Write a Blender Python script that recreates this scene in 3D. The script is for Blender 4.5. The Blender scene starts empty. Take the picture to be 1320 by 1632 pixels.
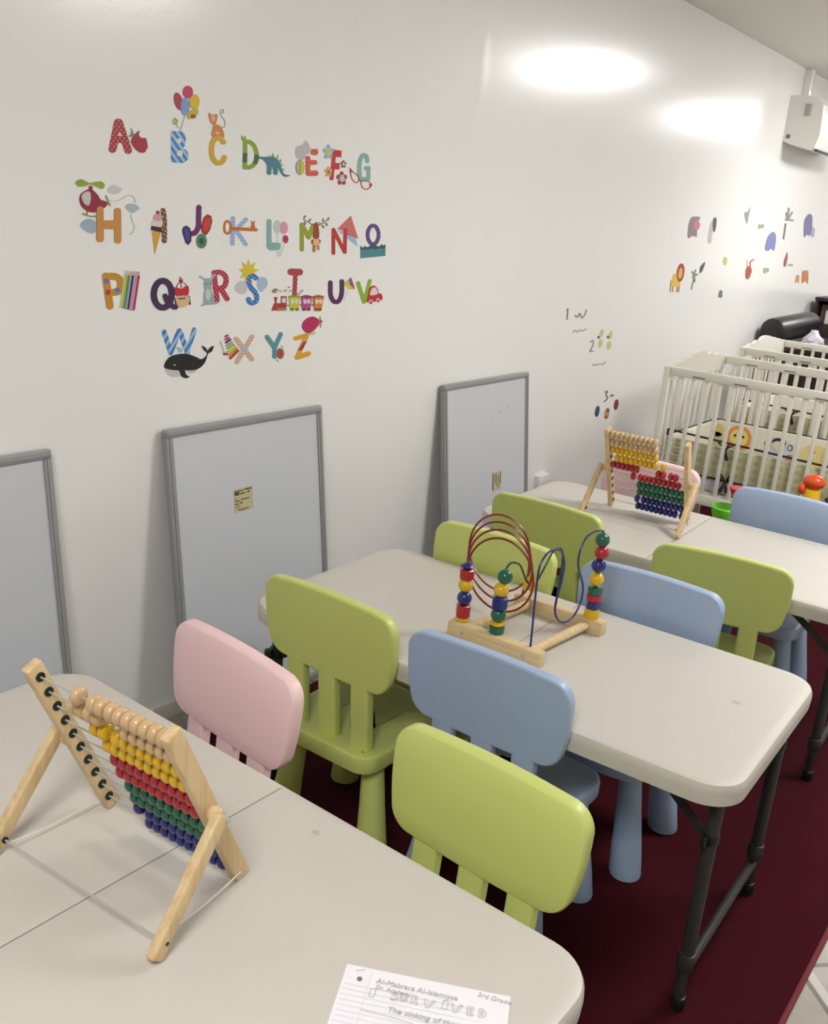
import bpy, bmesh, math, random
from mathutils import Vector, Matrix
random.seed(7)
C = bpy.context.scene
COL = C.collection
PI = math.pi

# ------------------------------------------------------------------ camera
CAM_F = 1548.4                       # focal length in pixels of a 1320 x 1632 frame
CAM_O = Vector((2.07459, -1.29093, 1.52932))
YAW, PITCH, ROLL = 0.619537, 0.305541, 0.0854514
_f = Vector((-math.sin(YAW)*math.cos(PITCH), math.cos(YAW)*math.cos(PITCH), -math.sin(PITCH)))
_r = Vector((math.cos(YAW), math.sin(YAW), 0)); _u = _r.cross(_f)
CAM_R = math.cos(ROLL)*_r + math.sin(ROLL)*_u
CAM_U = -math.sin(ROLL)*_r + math.cos(ROLL)*_u
CAM_D = _f
cd = bpy.data.cameras.new('camera'); cam = bpy.data.objects.new('camera', cd); COL.objects.link(cam)
cd.sensor_fit = 'HORIZONTAL'; cd.sensor_width = 36; cd.lens = CAM_F/1320*36
cd.clip_start = .05; cd.clip_end = 60
m = Matrix((CAM_R, CAM_U, -CAM_D)).transposed().to_4x4(); m.translation = CAM_O
cam.matrix_world = m
C.camera = cam

# ------------------------------------------------------------------ world, exposure
w = bpy.data.worlds.new('world'); C.world = w; w.use_nodes = True
w.node_tree.nodes['Background'].inputs[0].default_value = (1, .96, .9, 1)
w.node_tree.nodes['Background'].inputs[1].default_value = .05
C.view_settings.view_transform = 'Standard'; C.view_settings.look = 'None'
C.view_settings.exposure = 0.0; C.view_settings.gamma = 1
C.view_settings.use_curve_mapping = False
LAMP = 34                           # emission of the ceiling fixtures
LAMPS = [(1.43, 5.05), (1.43, 7.85), (2.2, 1.9), (1.9, -1.7)]
CEIL = 2.53
FLOOR = -.010

# ------------------------------------------------------------------ materials
def lin(c):
    c = c/255
    return c/12.92 if c <= .04045 else ((c+.055)/1.055)**2.4
def rgb(c): return (lin(c[0]), lin(c[1]), lin(c[2]), 1)
MATS = {}
def mat(name, c, rough=.5, spec=.5, metal=0, bump=0, bscale=200, coat=0, var=0, vscale=8, emit=0):
    if name in MATS: return MATS[name]
    M = bpy.data.materials.new(name); M.use_nodes = True; MATS[name] = M
    N = M.node_tree.nodes; L = M.node_tree.links; b = N['Principled BSDF']
    b.inputs['Base Color'].default_value = rgb(c); b.inputs['Roughness'].default_value = rough
    b.inputs['Specular IOR Level'].default_value = spec; b.inputs['Metallic'].default_value = metal
    b.inputs['Coat Weight'].default_value = coat; b.inputs['Coat Roughness'].default_value = .1
    M.diffuse_color = rgb(c)
    if bump or var: tc = N.new('ShaderNodeTexCoord')
    if bump:
        n = N.new('ShaderNodeTexNoise'); n.inputs['Scale'].default_value = bscale; n.inputs['Detail'].default_value = 3
        bp = N.new('ShaderNodeBump'); bp.inputs['Strength'].default_value = bump; bp.inputs['Distance'].default_value = .002
        L.new(tc.outputs['Object'], n.inputs['Vector']); L.new(n.outputs['Fac'], bp.inputs['Height']); L.new(bp.outputs['Normal'], b.inputs['Normal'])
    if var:
        n2 = N.new('ShaderNodeTexNoise'); n2.inputs['Scale'].default_value = vscale; n2.inputs['Detail'].default_value = 4
        mx = N.new('ShaderNodeMix'); mx.data_type = 'RGBA'
        a = rgb(c); mx.inputs[6].default_value = tuple(v*(1-var) for v in a[:3])+(1,); mx.inputs[7].default_value = tuple(min(1, v*(1+var)) for v in a[:3])+(1,)
        L.new(tc.outputs['Object'], n2.inputs['Vector']); L.new(n2.outputs['Fac'], mx.inputs[0]); L.new(mx.outputs[2], b.inputs['Base Color'])
    if emit:
        b.inputs['Emission Color'].default_value = (1, .998, .995, 1); b.inputs['Emission Strength'].default_value = emit
    return M
def wood(name, c1, c2, axis=2):
    if name in MATS: return MATS[name]
    M = mat(name, c1, rough=.42, spec=.4); N = M.node_tree.nodes; L = M.node_tree.links; b = N['Principled BSDF']
    tc = N.new('ShaderNodeTexCoord'); mp = N.new('ShaderNodeMapping')
    sc = [90, 90, 90]; sc[axis] = 5; mp.inputs['Scale'].default_value = sc
    n = N.new('ShaderNodeTexNoise'); n.inputs['Scale'].default_value = 1; n.inputs['Detail'].default_value = 5; n.inputs['Distortion'].default_value = .6
    r = N.new('ShaderNodeValToRGB'); r.color_ramp.elements[0].color = rgb(c2); r.color_ramp.elements[0].position = .3
    r.color_ramp.elements[1].color = rgb(c1); r.color_ramp.elements[1].position = .6
    L.new(tc.outputs['Object'], mp.inputs[0]); L.new(mp.outputs[0], n.inputs['Vector']); L.new(n.outputs['Fac'], r.inputs[0]); L.new(r.outputs[0], b.inputs['Base Color'])
    return M
def pattern(name, c1, c2, kind, scale, angle=0, thr=.5, rough=.4):
    """two-colour print on a sticker or cloth: dots, stripes or checks in the plane of the wall (object Y, Z)"""
    if name in MATS: return MATS[name]
    M = mat(name, c1, rough=rough); N = M.node_tree.nodes; L = M.node_tree.links; b = N['Principled BSDF']
    tc = N.new('ShaderNodeTexCoord'); mp = N.new('ShaderNodeMapping'); mp.vector_type = 'POINT'
    mp.inputs['Rotation'].default_value = (angle, 0, 0); L.new(tc.outputs['Object'], mp.inputs[0])
    sp = N.new('ShaderNodeSeparateXYZ'); L.new(mp.outputs[0], sp.inputs[0])
    def math_(op, a, bb=None):
        n = N.new('ShaderNodeMath'); n.operation = op
        for i, v in enumerate((a, bb)):
            if v is None: continue
            if isinstance(v, (int, float)): n.inputs[i].default_value = v
            else: L.new(v, n.inputs[i])
        return n.outputs[0]
    y = math_('MULTIPLY', sp.outputs['Y'], scale); z = math_('MULTIPLY', sp.outputs['Z'], scale)
    if kind == 'stripes': fac = math_('LESS_THAN', math_('FRACT', y), thr)
    elif kind == 'zigzag':
        tri = math_('ABSOLUTE', math_('SUBTRACT', math_('FRACT', y), .5))
        fac = math_('LESS_THAN', math_('FRACT', math_('ADD', z, math_('MULTIPLY', tri, 1.4))), thr)
    elif kind == 'checks':
        fac = math_('MAXIMUM', math_('LESS_THAN', math_('FRACT', y), thr), math_('LESS_THAN', math_('FRACT', z), thr))
    else:
        a = math_('SUBTRACT', math_('FRACT', y), .5); c = math_('SUBTRACT', math_('FRACT', z), .5)
        fac = math_('LESS_THAN', math_('ADD', math_('MULTIPLY', a, a), math_('MULTIPLY', c, c)), thr*thr)
    mx = N.new('ShaderNodeMix'); mx.data_type = 'RGBA'; mx.inputs[6].default_value = rgb(c1); mx.inputs[7].default_value = rgb(c2)
    L.new(fac, mx.inputs[0]); L.new(mx.outputs[2], b.inputs['Base Color'])
    return M

# ------------------------------------------------------------------ mesh helpers
def BM(): return bmesh.new()
def mesh(bm, m, angle=.6):
    me = bpy.data.meshes.new('mesh')
    bmesh.ops.recalc_face_normals(bm, faces=bm.faces[:])
    for f in bm.faces: f.smooth = True
    bm.to_mesh(me); bm.free()
    try: me.set_sharp_from_angle(angle=angle)
    except Exception: pass
    for x in (m if isinstance(m, (list, tuple)) else [m]): me.materials.append(x)
    return me
def obj(name, bm, m, parent=None, angle=.6):
    me = bm if isinstance(bm, bpy.types.Mesh) else mesh(bm, m, angle)
    o = bpy.data.objects.new(name, me); me.name = name; COL.objects.link(o)
    if parent: o.parent = parent
    return o
def thing(name, label, cat, loc=(0, 0, 0), rz=0, group=None):
    o = bpy.data.objects.new(name, None); COL.objects.link(o); o.empty_display_size = .05
    o.location = loc; o.rotation_euler = (0, 0, rz); o['label'] = label; o['category'] = cat
    if group: o['group'] = group
    return o
def tag(o, label, cat, group=None):
    o['label'] = label; o['category'] = cat
    if group: o['group'] = group
    return o
def struct(name, bm, m, label, cat):
    o = obj(name, bm, m); o['kind'] = 'structure'; o['label'] = label; o['category'] = cat
    return o
def box(bm, lo, hi, bevel=0, M=None, seg=2, mi=0):
    r = bmesh.ops.create_cube(bm, size=1); vs = r['verts']
    c = [(a+b)/2 for a, b in zip(lo, hi)]; s = [abs(b-a) for a, b in zip(lo, hi)]
    for v in vs: v.co = Vector((v.co.x*s[0]+c[0], v.co.y*s[1]+c[1], v.co.z*s[2]+c[2]))
    fs = list({f for v in vs for f in v.link_faces})
    for f in fs: f.material_index = mi
    if bevel:
        es = list({e for v in vs for e in v.link_edges})
        rr = bmesh.ops.bevel(bm, geom=es, offset=bevel, segments=seg, profile=.5, affect='EDGES')
        vs = list({v for f in rr['faces'] for v in f.verts} | {v for v in vs if v.is_valid})
        for f in rr['faces']: f.material_index = mi
    if M is not None:
        for v in vs: v.co = M @ v.co
    return vs
def loft(bm, loops, cap0=True, cap1=True, mi=0, closed=True):
    V = [[bm.verts.new(p) for p in lp] for lp in loops]
    n = len(V[0])
    for a, b in zip(V, V[1:]):
        for i in range(n if closed else n-1):
            j = (i+1) % n
            try: bm.faces.new((a[i], a[j], b[j], b[i])).material_index = mi
            except ValueError: pass
    if cap0: bm.faces.new(V[0][::-1]).material_index = mi
    if cap1: bm.faces.new(V[-1]).material_index = mi
    return V
def frame_from(d):
    d = Vector(d).normalized(); a = Vector((0, 0, 1)) if abs(d.z) < .9 else Vector((1, 0, 0))
    x = a.cross(d).normalized(); return x, d.cross(x), d
def lathe(bm, p0, d, prof, seg=20, mi=0):
    """prof: list of (distance along d, radius)"""
    x, y, z = frame_from(d); p0 = Vector(p0); loops = []
    for t, r in prof:
        r = max(r, 1e-5)
        loops.append([p0+z*t+(x*math.cos(2*PI*i/seg)+y*math.sin(2*PI*i/seg))*r for i in range(seg)])
    loft(bm, loops, mi=mi)
def cyl(bm, p0, p1, r0, r1=None, seg=16, bev=0, mi=0):
    p0, p1 = Vector(p0), Vector(p1); r1 = r0 if r1 is None else r1; L = (p1-p0).length
    prof = [(0, r0), (L, r1)] if not bev else [(0, r0-bev), (bev*.3, r0-bev*.3), (bev, r0), (L-bev, r1), (L-bev*.3, r1-bev*.3), (L, r1-bev)]
    lathe(bm, p0, p1-p0, prof, seg, mi)
def ball(bm, c, r, s=(1, 1, 1), u=16, v=12, mi=0):
    q = bmesh.ops.create_uvsphere(bm, u_segments=u, v_segments=v, radius=r)
    for w_ in q['verts']: w_.co = Vector((w_.co.x*s[0]+c[0], w_.co.y*s[1]+c[1], w_.co.z*s[2]+c[2]))
    for f in {f for w_ in q['verts'] for f in w_.link_faces}: f.material_index = mi
    return q['verts']
def catmull(pts, n=8, closed=False):
    P = [Vector(p) for p in pts]; out = []; N = len(P)
    for i in range(N if closed else N-1):
        p1, p2 = P[i], P[(i+1) % N]
        p0 = P[i-1] if (closed or i) else p1*2-p2
        p3 = P[(i+2) % N] if (closed or i+2 < N) else p2*2-p1
        for k in range(n):
            t = k/n
            out.append(.5*((2*p1)+(p2-p0)*t+(2*p0-5*p1+4*p2-p3)*t*t+(3*p1-p0-3*p2+p3)*t*t*t))
    if not closed: out.append(P[-1])
    return out
def tube(bm, pts, r, seg=8, mi=0):
    P = [Vector(p) for p in pts]
    d = (P[1]-P[0]).normalized(); x, y, _ = frame_from(d); loops = []
    for i, p in enumerate(P):
        a = P[max(i-1, 0)]; b = P[min(i+1, len(P)-1)]; nd = (b-a).normalized()
        q = d.rotation_difference(nd); x = q @ x; y = q @ y; d = nd
        rr = r[i] if isinstance(r, (list, tuple)) else r
        loops.append([p+(x*math.cos(2*PI*k/seg)+y*math.sin(2*PI*k/seg))*rr for k in range(seg)])
    loft(bm, loops, mi=mi)
def rpoly(cs, rad, n=7, bulge=None):
    """polygon with rounded corners (counter-clockwise), each corner with its own radius; bulge pushes edge i outwards"""
    out = []; N = len(cs); P = [Vector(c) for c in cs]; rad = rad if isinstance(rad, (list, tuple)) else [rad]*N
    for i in range(N):
        a, b, c = P[i-1], P[i], P[(i+1) % N]; d1 = (a-b).normalized(); d2 = (c-b).normalized(); r = rad[i]
        if r <= 0: seg_pts = [b]
        else:
            ang = d1.angle(d2); t = r/math.tan(ang/2); cen = b+(d1+d2).normalized()*(r/math.sin(ang/2))
            s, e = b+d1*t-cen, b+d2*t-cen; tot = s.angle_signed(e)
            seg_pts = [cen+Matrix.Rotation(-tot*k/n, 2) @ s for k in range(n+1)]
        out += seg_pts
        if bulge and bulge[i]:
            p, q = seg_pts[-1], None
            b2, c2 = P[(i+1) % N], P[(i+2) % N]; r2 = rad[(i+1) % N]
            ang = (b-b2).angle(c2-b2); q = b2+(b-b2).normalized()*(r2/math.tan(ang/2) if r2 else 0)
            nrm = Vector(((q-p).y, -(q-p).x)).normalized()
            for k in range(1, 8): out.append(p.lerp(q, k/8)+nrm*bulge[i]*4*(k/8)*(1-k/8))
    return out
def inset(lp, d):
    if not d: return [p.copy() for p in lp]
    N = len(lp); out = []
    for i in range(N):
        e1 = (lp[i]-lp[i-1]); e2 = (lp[(i+1) % N]-lp[i])
        n1 = Vector((-e1.y, e1.x)).normalized() if e1.length > 1e-9 else Vector((0, 0)); n2 = Vector((-e2.y, e2.x)).normalized() if e2.length > 1e-9 else n1
        nn = (n1+n2).normalized(); k = max(.35, nn.dot(n2)) if nn.length else 1
        out.append(lp[i]+nn*(d/k))
    return out
def slab(bm, outline, prof, place, mi=0):
    """prof: list of (inset, height); place(p2, h) -> 3-D point"""
    loft(bm, [[place(p, h) for p in inset(outline, d)] for d, h in prof], mi=mi)
XY = lambda p, h: Vector((p.x, p.y, h))
def text_mesh(body, size, extrude=.0002):
    cu = bpy.data.curves.new('text', 'FONT'); cu.body = body; cu.size = size; cu.extrude = extrude
    o = bpy.data.objects.new('text', cu); COL.objects.link(o)
    dg = bpy.context.evaluated_depsgraph_get(); me = bpy.data.meshes.new_from_object(o.evaluated_get(dg))
    bpy.data.objects.remove(o); bpy.data.curves.remove(cu)
    return me

# ------------------------------------------------------------------ the setting
M_wall = mat('glossy_wall_paint', (243, 242, 239), rough=.205, spec=.5, bump=.10, bscale=90)
def wall_joint(M, y0=1.80, half=.032, height=.0007):
    """a faintly proud plasterboard joint running up the wall"""
    N = M.node_tree.nodes; L = M.node_tree.links; bs = N['Principled BSDF']
    old = bs.inputs['Normal'].links[0].from_node
    ge = N.new('ShaderNodeNewGeometry'); sp = N.new('ShaderNodeSeparateXYZ'); L.new(ge.outputs['Position'], sp.inputs[0])
    a = N.new('ShaderNodeMath'); a.operation = 'SUBTRACT'; a.inputs[1].default_value = y0; L.new(sp.outputs['Y'], a.inputs[0])
    d = N.new('ShaderNodeMath'); d.operation = 'DIVIDE'; d.inputs[1].default_value = half; L.new(a.outputs[0], d.inputs[0])
    q = N.new('ShaderNodeMath'); q.operation = 'MULTIPLY'; L.new(d.outputs[0], q.inputs[0]); L.new(d.outputs[0], q.inputs[1])
    n = N.new('ShaderNodeMath'); n.operation = 'MULTIPLY'; n.inputs[1].default_value = -1; L.new(q.outputs[0], n.inputs[0])
    e = N.new('ShaderNodeMath'); e.operation = 'EXPONENT'; L.new(n.outputs[0], e.inputs[0])
    bp = N.new('ShaderNodeBump'); bp.inputs['Strength'].default_value = 1; bp.inputs['Distance'].default_value = height
    L.new(e.outputs[0], bp.inputs['Height']); L.new(bp.outputs['Normal'], old.inputs['Normal'])
wall_joint(M_wall)
M_ceil = mat('matt_ceiling_paint', (242, 239, 232), rough=.8, spec=.2, bump=.05, bscale=80)
M_white = mat('white_paint', (236, 233, 226), rough=.4)
X1, Y0, Y1 = 4.4, -4.2, 9.6
def wall(name, lo, hi, label):
    b = BM(); box(b, lo, hi); return struct(name, b, M_wall, label, 'wall')
wall('wall_left', (-.1, Y0-.1, FLOOR-.1), (0, Y1+.1, CEIL+.1), 'long glossy cream wall carrying the alphabet stickers')
wall('wall_far', (0, Y1, FLOOR-.1), (X1, Y1+.1, CEIL+.1), 'far end wall of the room beyond the cribs')
wall('wall_right', (X1, Y0-.1, FLOOR-.1), (X1+.1, Y1+.1, CEIL+.1), 'wall opposite the stickers, outside the picture')
wall('wall_near', (0, Y0-.1, FLOOR-.1), (X1, Y0, CEIL+.1), 'wall behind the viewer, outside the picture')
b = BM(); box(b, (0, Y0, CEIL), (X1, Y1, CEIL+.1)); struct('ceiling', b, M_ceil, 'plain flat beige ceiling at upper right', 'ceiling')
# tiled floor
M_tile = mat('grey_floor_tile', (158, 149, 137), rough=.3, var=.22, vscale=9)
def tile_grout(M):
    N = M.node_tree.nodes; L = M.node_tree.links; bs = N['Principled BSDF']; tc = N.new('ShaderNodeTexCoord')
    mp = N.new('ShaderNodeMapping'); mp.inputs['Location'].default_value = (.211, .12, 0); mp.inputs['Rotation'].default_value = (0, 0, -PI/4); L.new(tc.outputs['Object'], mp.inputs[0])
    br = N.new('ShaderNodeTexBrick'); br.inputs['Scale'].default_value = 1; br.offset = 0
    br.inputs['Brick Width'].default_value = .33; br.inputs['Row Height'].default_value = .33; br.inputs['Mortar Size'].default_value = .006
    br.inputs['Color1'].default_value = (1, 1, 1, 1); br.inputs['Color2'].default_value = (.86, .84, .82, 1); br.inputs['Mortar'].default_value = (.35, .33, .3, 1)
    L.new(mp.outputs[0], br.inputs['Vector'])
    old = bs.inputs['Base Color'].links[0].from_socket
    mx = N.new('ShaderNodeMix'); mx.data_type = 'RGBA'; mx.blend_type = 'MULTIPLY'; mx.inputs[0].default_value = 1
    L.new(old, mx.inputs[6]); L.new(br.outputs['Color'], mx.inputs[7])
    # highlight of the raised tile edge, painted along one side of each joint
    sp = N.new('ShaderNodeSeparateXYZ'); L.new(mp.outputs[0], sp.inputs[0])
    def mth(op, a, v):
        n = N.new('ShaderNodeMath'); n.operation = op; L.new(a, n.inputs[0]); n.inputs[1].default_value = v; return n.outputs[0]
    fr = mth('FRACT', mth('DIVIDE', sp.outputs['X'], .33), 0)
    lo, hi = mth('GREATER_THAN', fr, .022), mth('LESS_THAN', fr, .085)
    both = N.new('ShaderNodeMath'); both.operation = 'MULTIPLY'; L.new(lo, both.inputs[0]); L.new(hi, both.inputs[1])
    m2 = N.new('ShaderNodeMix'); m2.data_type = 'RGBA'; m2.inputs[7].default_value = rgb((206, 200, 190)); L.new(mx.outputs[2], m2.inputs[6])
    sc = mth('MULTIPLY', both.outputs[0], .6); L.new(sc, m2.inputs[0]); L.new(m2.outputs[2], bs.inputs['Base Color'])
tile_grout(M_tile)
b = BM(); box(b, (0, Y0, FLOOR-.1), (X1, Y1, FLOOR)); struct('floor', b, M_tile, 'grey beige tiled floor at the lower right corner', 'floor')
b = BM(); box(b, (0, Y0, FLOOR), (.012, Y1, FLOOR+.055), .003); struct('baseboard_left', b, mat('baseboard_paint', (205, 200, 190), rough=.35), 'low pale skirting strip along the sticker wall', 'baseboard')
# rug
M_rug = mat('red_carpet', (62, 15, 23), rough=1, spec=.1, bump=1.0, bscale=420, var=.35, vscale=260)
rug = thing('rug', 'dark red carpet with a bound edge under the tables and chairs', 'rug', (.99, .9, FLOOR))
b = BM(); box(b, (.165-.99, -2.6-.9, 0), (1.823-.99, 4.3-.9, -FLOOR-.001), .003); obj('pile', b, M_rug, rug)
b = BM(); box(b, (1.821-.99, -2.6-.9, 0), (1.833-.99, 4.3-.9, -FLOOR-.0002), .004); o = obj('binding', b, mat('rug_binding', (112, 34, 42), rough=.8, bump=.5, bscale=500), rug)
o['label'] = 'lighter red bound edge of the rug'
# ceiling fixtures: recessed panels (their reflections show on the glossy wall)
M_frame = mat('fixture_frame', (235, 235, 232), rough=.4)
M_lamp = mat('fixture_diffuser', (250, 248, 240), rough=.4, emit=LAMP)
for i, (x, y) in enumerate(LAMPS):
    t = thing('ceiling_light', ['white square ceiling panel light above the cribs', 'white square ceiling panel light at the far end of the room', 'white square ceiling panel light above the middle table',
              'white square ceiling panel light behind the viewer'][i], 'ceiling light', (x, y, CEIL), 0, 'ceiling panel lights')
    b = BM()
    for lo, hi in (((-.355, -.345, -.02), (-.325, .345, 0)), ((.325, -.345, -.02), (.355, .345, 0)), ((-.355, -.345, -.02), (.355, -.315, 0)), ((-.355, .315, -.02), (.355, .345, 0))): box(b, lo, hi)
    obj('frame', b, M_frame, t)
    b = BM(); box(b, (-.32, -.31, -.06), (.32, .31, -.001), .02); obj('diffuser', b, M_lamp, t)

# ------------------------------------------------------------------ folding tables
TH = .562
M_table = mat('table_plastic', (201, 195, 185), rough=.42, spec=.4, bump=.12, bscale=700)
M_tsteel = mat('table_leg_grey_steel', (48, 46, 46), rough=.45, spec=.4)
M_black = mat('black_plastic', (18, 18, 19), rough=.45)
M_stain = mat('table_stain', (182, 173, 160), rough=.5)
def half_top(x0, x1, ends):
    w_ = .61; r = .075
    o = rpoly([(x0, 0), (x1, 0), (x1, w_), (x0, w_)], [r if ends == 0 else 0, r if ends == 1 else 0, r if ends == 1 else 0, r if ends == 0 else 0], 9)
    b = BM()
    slab(b, o, [(.012, TH-.043), (.0, TH-.046), (-.005, TH-.044), (-.0065, TH-.02), (-.0055, TH-.009), (-.002, TH-.002), (.003, TH), (.02, TH+.0003)], XY)
    return b
SEAM_B = BM(); box(SEAM_B, (.6075, .004, TH-.04), (.6125, .606, TH-.0012)); SEAM = mesh(SEAM_B, mat('seam_shadow_grey', (84, 80, 74), rough=.8))  # dark strip set in the fold gap to stand for its shade
TOP = [mesh(half_top(0, .6092, 0), M_table), mesh(half_top(.6108, 1.22, 1), M_table)]
def leg_mesh(u, v):
    b = BM(); s = 1
    cyl(b, (u, v, .115), (u, v, TH-.045), .0145)
    cyl(b, (u, v, .10), (u, v, .14), .0185, bev=.004)
    cyl(b, (u, v, .02), (u, v, .115), .0115)
    return b
def foot_mesh(u, v):
    b = BM(); cyl(b, (u, v, 0), (u, v, .032), .0155, bev=.004); return b
def lockring_mesh(u, v):
    b = BM(); q = .0205 if u < .6 else .0165; cyl(b, (u, v, .40), (u, v, .425), q, bev=.003)
    cyl(b, (u-.006, v-q-.008, .400), (u-.006, v-q-.008, .426), .010 if u < .6 else .006, bev=.002); return b
LEGS = [(u, v) for u in (.04, 1.18) for v in (.072, .538)]
LEG = [mesh(leg_mesh(*q), M_tsteel) for q in LEGS]; FOOT = [mesh(foot_mesh(*q), M_black) for q in LEGS]; LOCK = [mesh(lockring_mesh(*q), M_black) for q in LEGS]
def bar_mesh(u):
    b = BM(); cyl(b, (u, .072, .088), (u, .538, .088), .011); return b
def brace_mesh(u):
    s = 1 if u < .6 else -1; b = BM()
    for v in (.072, .538):
        vi = v+(.305-v)*.35
        box(b, (-.004, -.009, 0), (.004, .009, 1), M=Matrix.Translation((u, v, .40)) @ (Vector((s*.21, vi-v, TH-.05-.40)).to_track_quat('Z', 'Y').to_matrix().to_4x4() @ Matrix.Diagonal((1, 1, Vector((s*.21, vi-v, TH-.05-.40)).length, 1))))
    cyl(b, (u, .05, TH-.055), (u, .56, TH-.055), .012)
    cyl(b, (u+s*.21, .10, TH-.052), (u+s*.21, .51, TH-.052), .007)
    return b
BAR = [mesh(bar_mesh(u), M_tsteel) for u in (.04, 1.18)]; BRACE = [mesh(brace_mesh(u), M_tsteel) for u in (.04, 1.18)]
def table(label, x, y, a, stains=()):
    t = thing('folding_table', label, 'table', (x, y, 0), a, 'pale plastic folding tables')
    for me in TOP: obj('table_top', me, None, t)
    obj('fold_seam_shade', SEAM, None, t)
    for i in range(4):
        l = obj('leg', LEG[i], None, t); obj('foot_cap', FOOT[i], None, l); obj('lock_ring', LOCK[i], None, l)
    for i in range(2): obj('crossbar', BAR[i], None, t); obj('brace', BRACE[i], None, t)
    for (su, sv, sr) in stains:
        b = BM(); pts = [Vector((su+sr*math.cos(k*PI/7)*random.uniform(.7, 1.2), sv+sr*math.sin(k*PI/7)*random.uniform(.5, .9), TH+.0005)) for k in range(14)]
        b.faces.new([b.verts.new(p) for p in pts]); obj('stain', b, M_stain, t)
    return t
table('pale grey plastic folding table nearest the viewer, holding the paper and an abacus', .4663, -.8215, -.017, [(1.03, .33, .004), (.74, .555, .009)])
table('pale grey plastic folding table in the middle, holding the bead maze', .4664, .2903, .0248, [(1.11, .36, .012)])
table('pale grey plastic folding table farthest back, in front of the crib', .4198, 1.3917, .0306)

# ------------------------------------------------------------------ children's chairs
KC = {'green': (198, 208, 118), 'pink': (242, 206, 206), 'blue': (160, 179, 207)}
KM = {k: mat('chair_plastic_'+k, c, rough=.38, spec=.45, bump=.06, bscale=900) for k, c in KC.items()}
def lean(z): return .0164*(.67-z)/.192
def chair_back():
    wt, wb, zb, zt, th = .398, .362, .474, .674, .030
    o = rpoly([(-wb/2, zb), (wb/2, zb), (wt/2, zt), (-wt/2, zt)], [.05, .05, .046, .046], 9, bulge=[.004, .003, .006, .003])
    b = BM()
    slab(b, o, [(.03, .0006), (.0045, 0), (.0035, .0012), (.001, .002), (0, .004), (0, th-.008), (.001, th-.0045), (.0032, th-.0014), (.0075, th), (.04, th+.0005)],
         lambda p, h: Vector((p.x, lean(p.y)+h, p.y)))
    return b
def chair_slat(u):
    o = rpoly([(-.0265, -.014), (.0265, -.014), (.0265, .014), (-.0265, .014)], .007, 4); b = BM()
    loft(b, [[Vector((u+p.x, lean(z)+.0135+p.y, z)) for p in o] for z in (.300, .485)]); return b
def chair_seat():
    o = rpoly([(-.155, -.004), (.155, -.004), (.168, .345), (-.168, .345)], [.045, .045, .055, .055], 8, bulge=[.002, .002, .006, .002]); b = BM()
    slab(b, o, [(.03, .276), (.006, .270), (.001, .273), (0, .278), (0, .304), (.002, .3105), (.007, .3135), (.012, .314), (.03, .3125), (.06, .3085), (.10, .307)], XY)
    return b
def chair_leg(sx, sy):
    b = BM(); p0 = Vector((sx*.150, .050 if sy < 0 else .300, 0)); p1 = Vector((sx*.118, .07 if sy < 0 else .285, .276))
    d = p1-p0; x = Vector((1, 0, 0)); y = Vector((0, 1, 0)); loops = []
    for t, r in ((0, .034), (.006, .038), (.025, .0395), (.25, .0375), (.6, .031), (1, .026)):
        loops.append([p0+d*t+(x*math.cos(2*PI*i/24)+y*math.sin(2*PI*i/24))*r for i in range(24)])
    loft(b, loops); return b
CH = {}
for k, M in KM.items():
    CH[k] = [('backrest', mesh(chair_back(), M, .5))]+[('slat', mesh(chair_slat(u), M)) for u in (-.1, 0, .1)]+[('seat', mesh(chair_seat(), M, .5))]+[('leg', mesh(chair_leg(a, c), M)) for a in (-1, 1) for c in (-1, 1)]
def chair(k, label, x, y, a, tall=.991):
    t = thing('child_chair', label, 'chair', (x, y, 0), a, "children's plastic chairs around the tables"); t.scale = (1.0, 1.0, tall)
    for n, me in CH[k]: obj(n, me, None, t)
    return t
chair('green', 'green child chair at the near side of the middle table, closest to the whiteboards', .752, .249, -.004, 1.006)
chair('blue', 'blue child chair on the near side of the middle table below the bead maze', 1.176, .260, .018, 1.004)
chair('green', 'green child chair at the near side of the back table, behind the red wire coil', .708, 1.331, .028)
chair('green', 'green child chair turned slightly at the near right of the back table', 1.294, 1.297, .16)
chair('pink', 'pink child chair on the far side of the nearest table', .796, -.042, PI-.111)
chair('green', 'green child chair on the far side of the nearest table, in the centre foreground', 1.392, -.036, PI-.049)
chair('green', 'green child chair on the far side of the middle table, behind the bead maze coil', .764, .968, PI+.029)
chair('blue', 'blue child chair on the far side of the middle table', 1.217, 1.009, PI+.031)
chair('blue', 'blue child chair on the far side of the back table, beside the crib', 1.232, 2.156, PI+.04)
chair('pink', 'pink child chair on the far side of the back table, behind the abacus', .693, 2.203, PI+.031)

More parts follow.
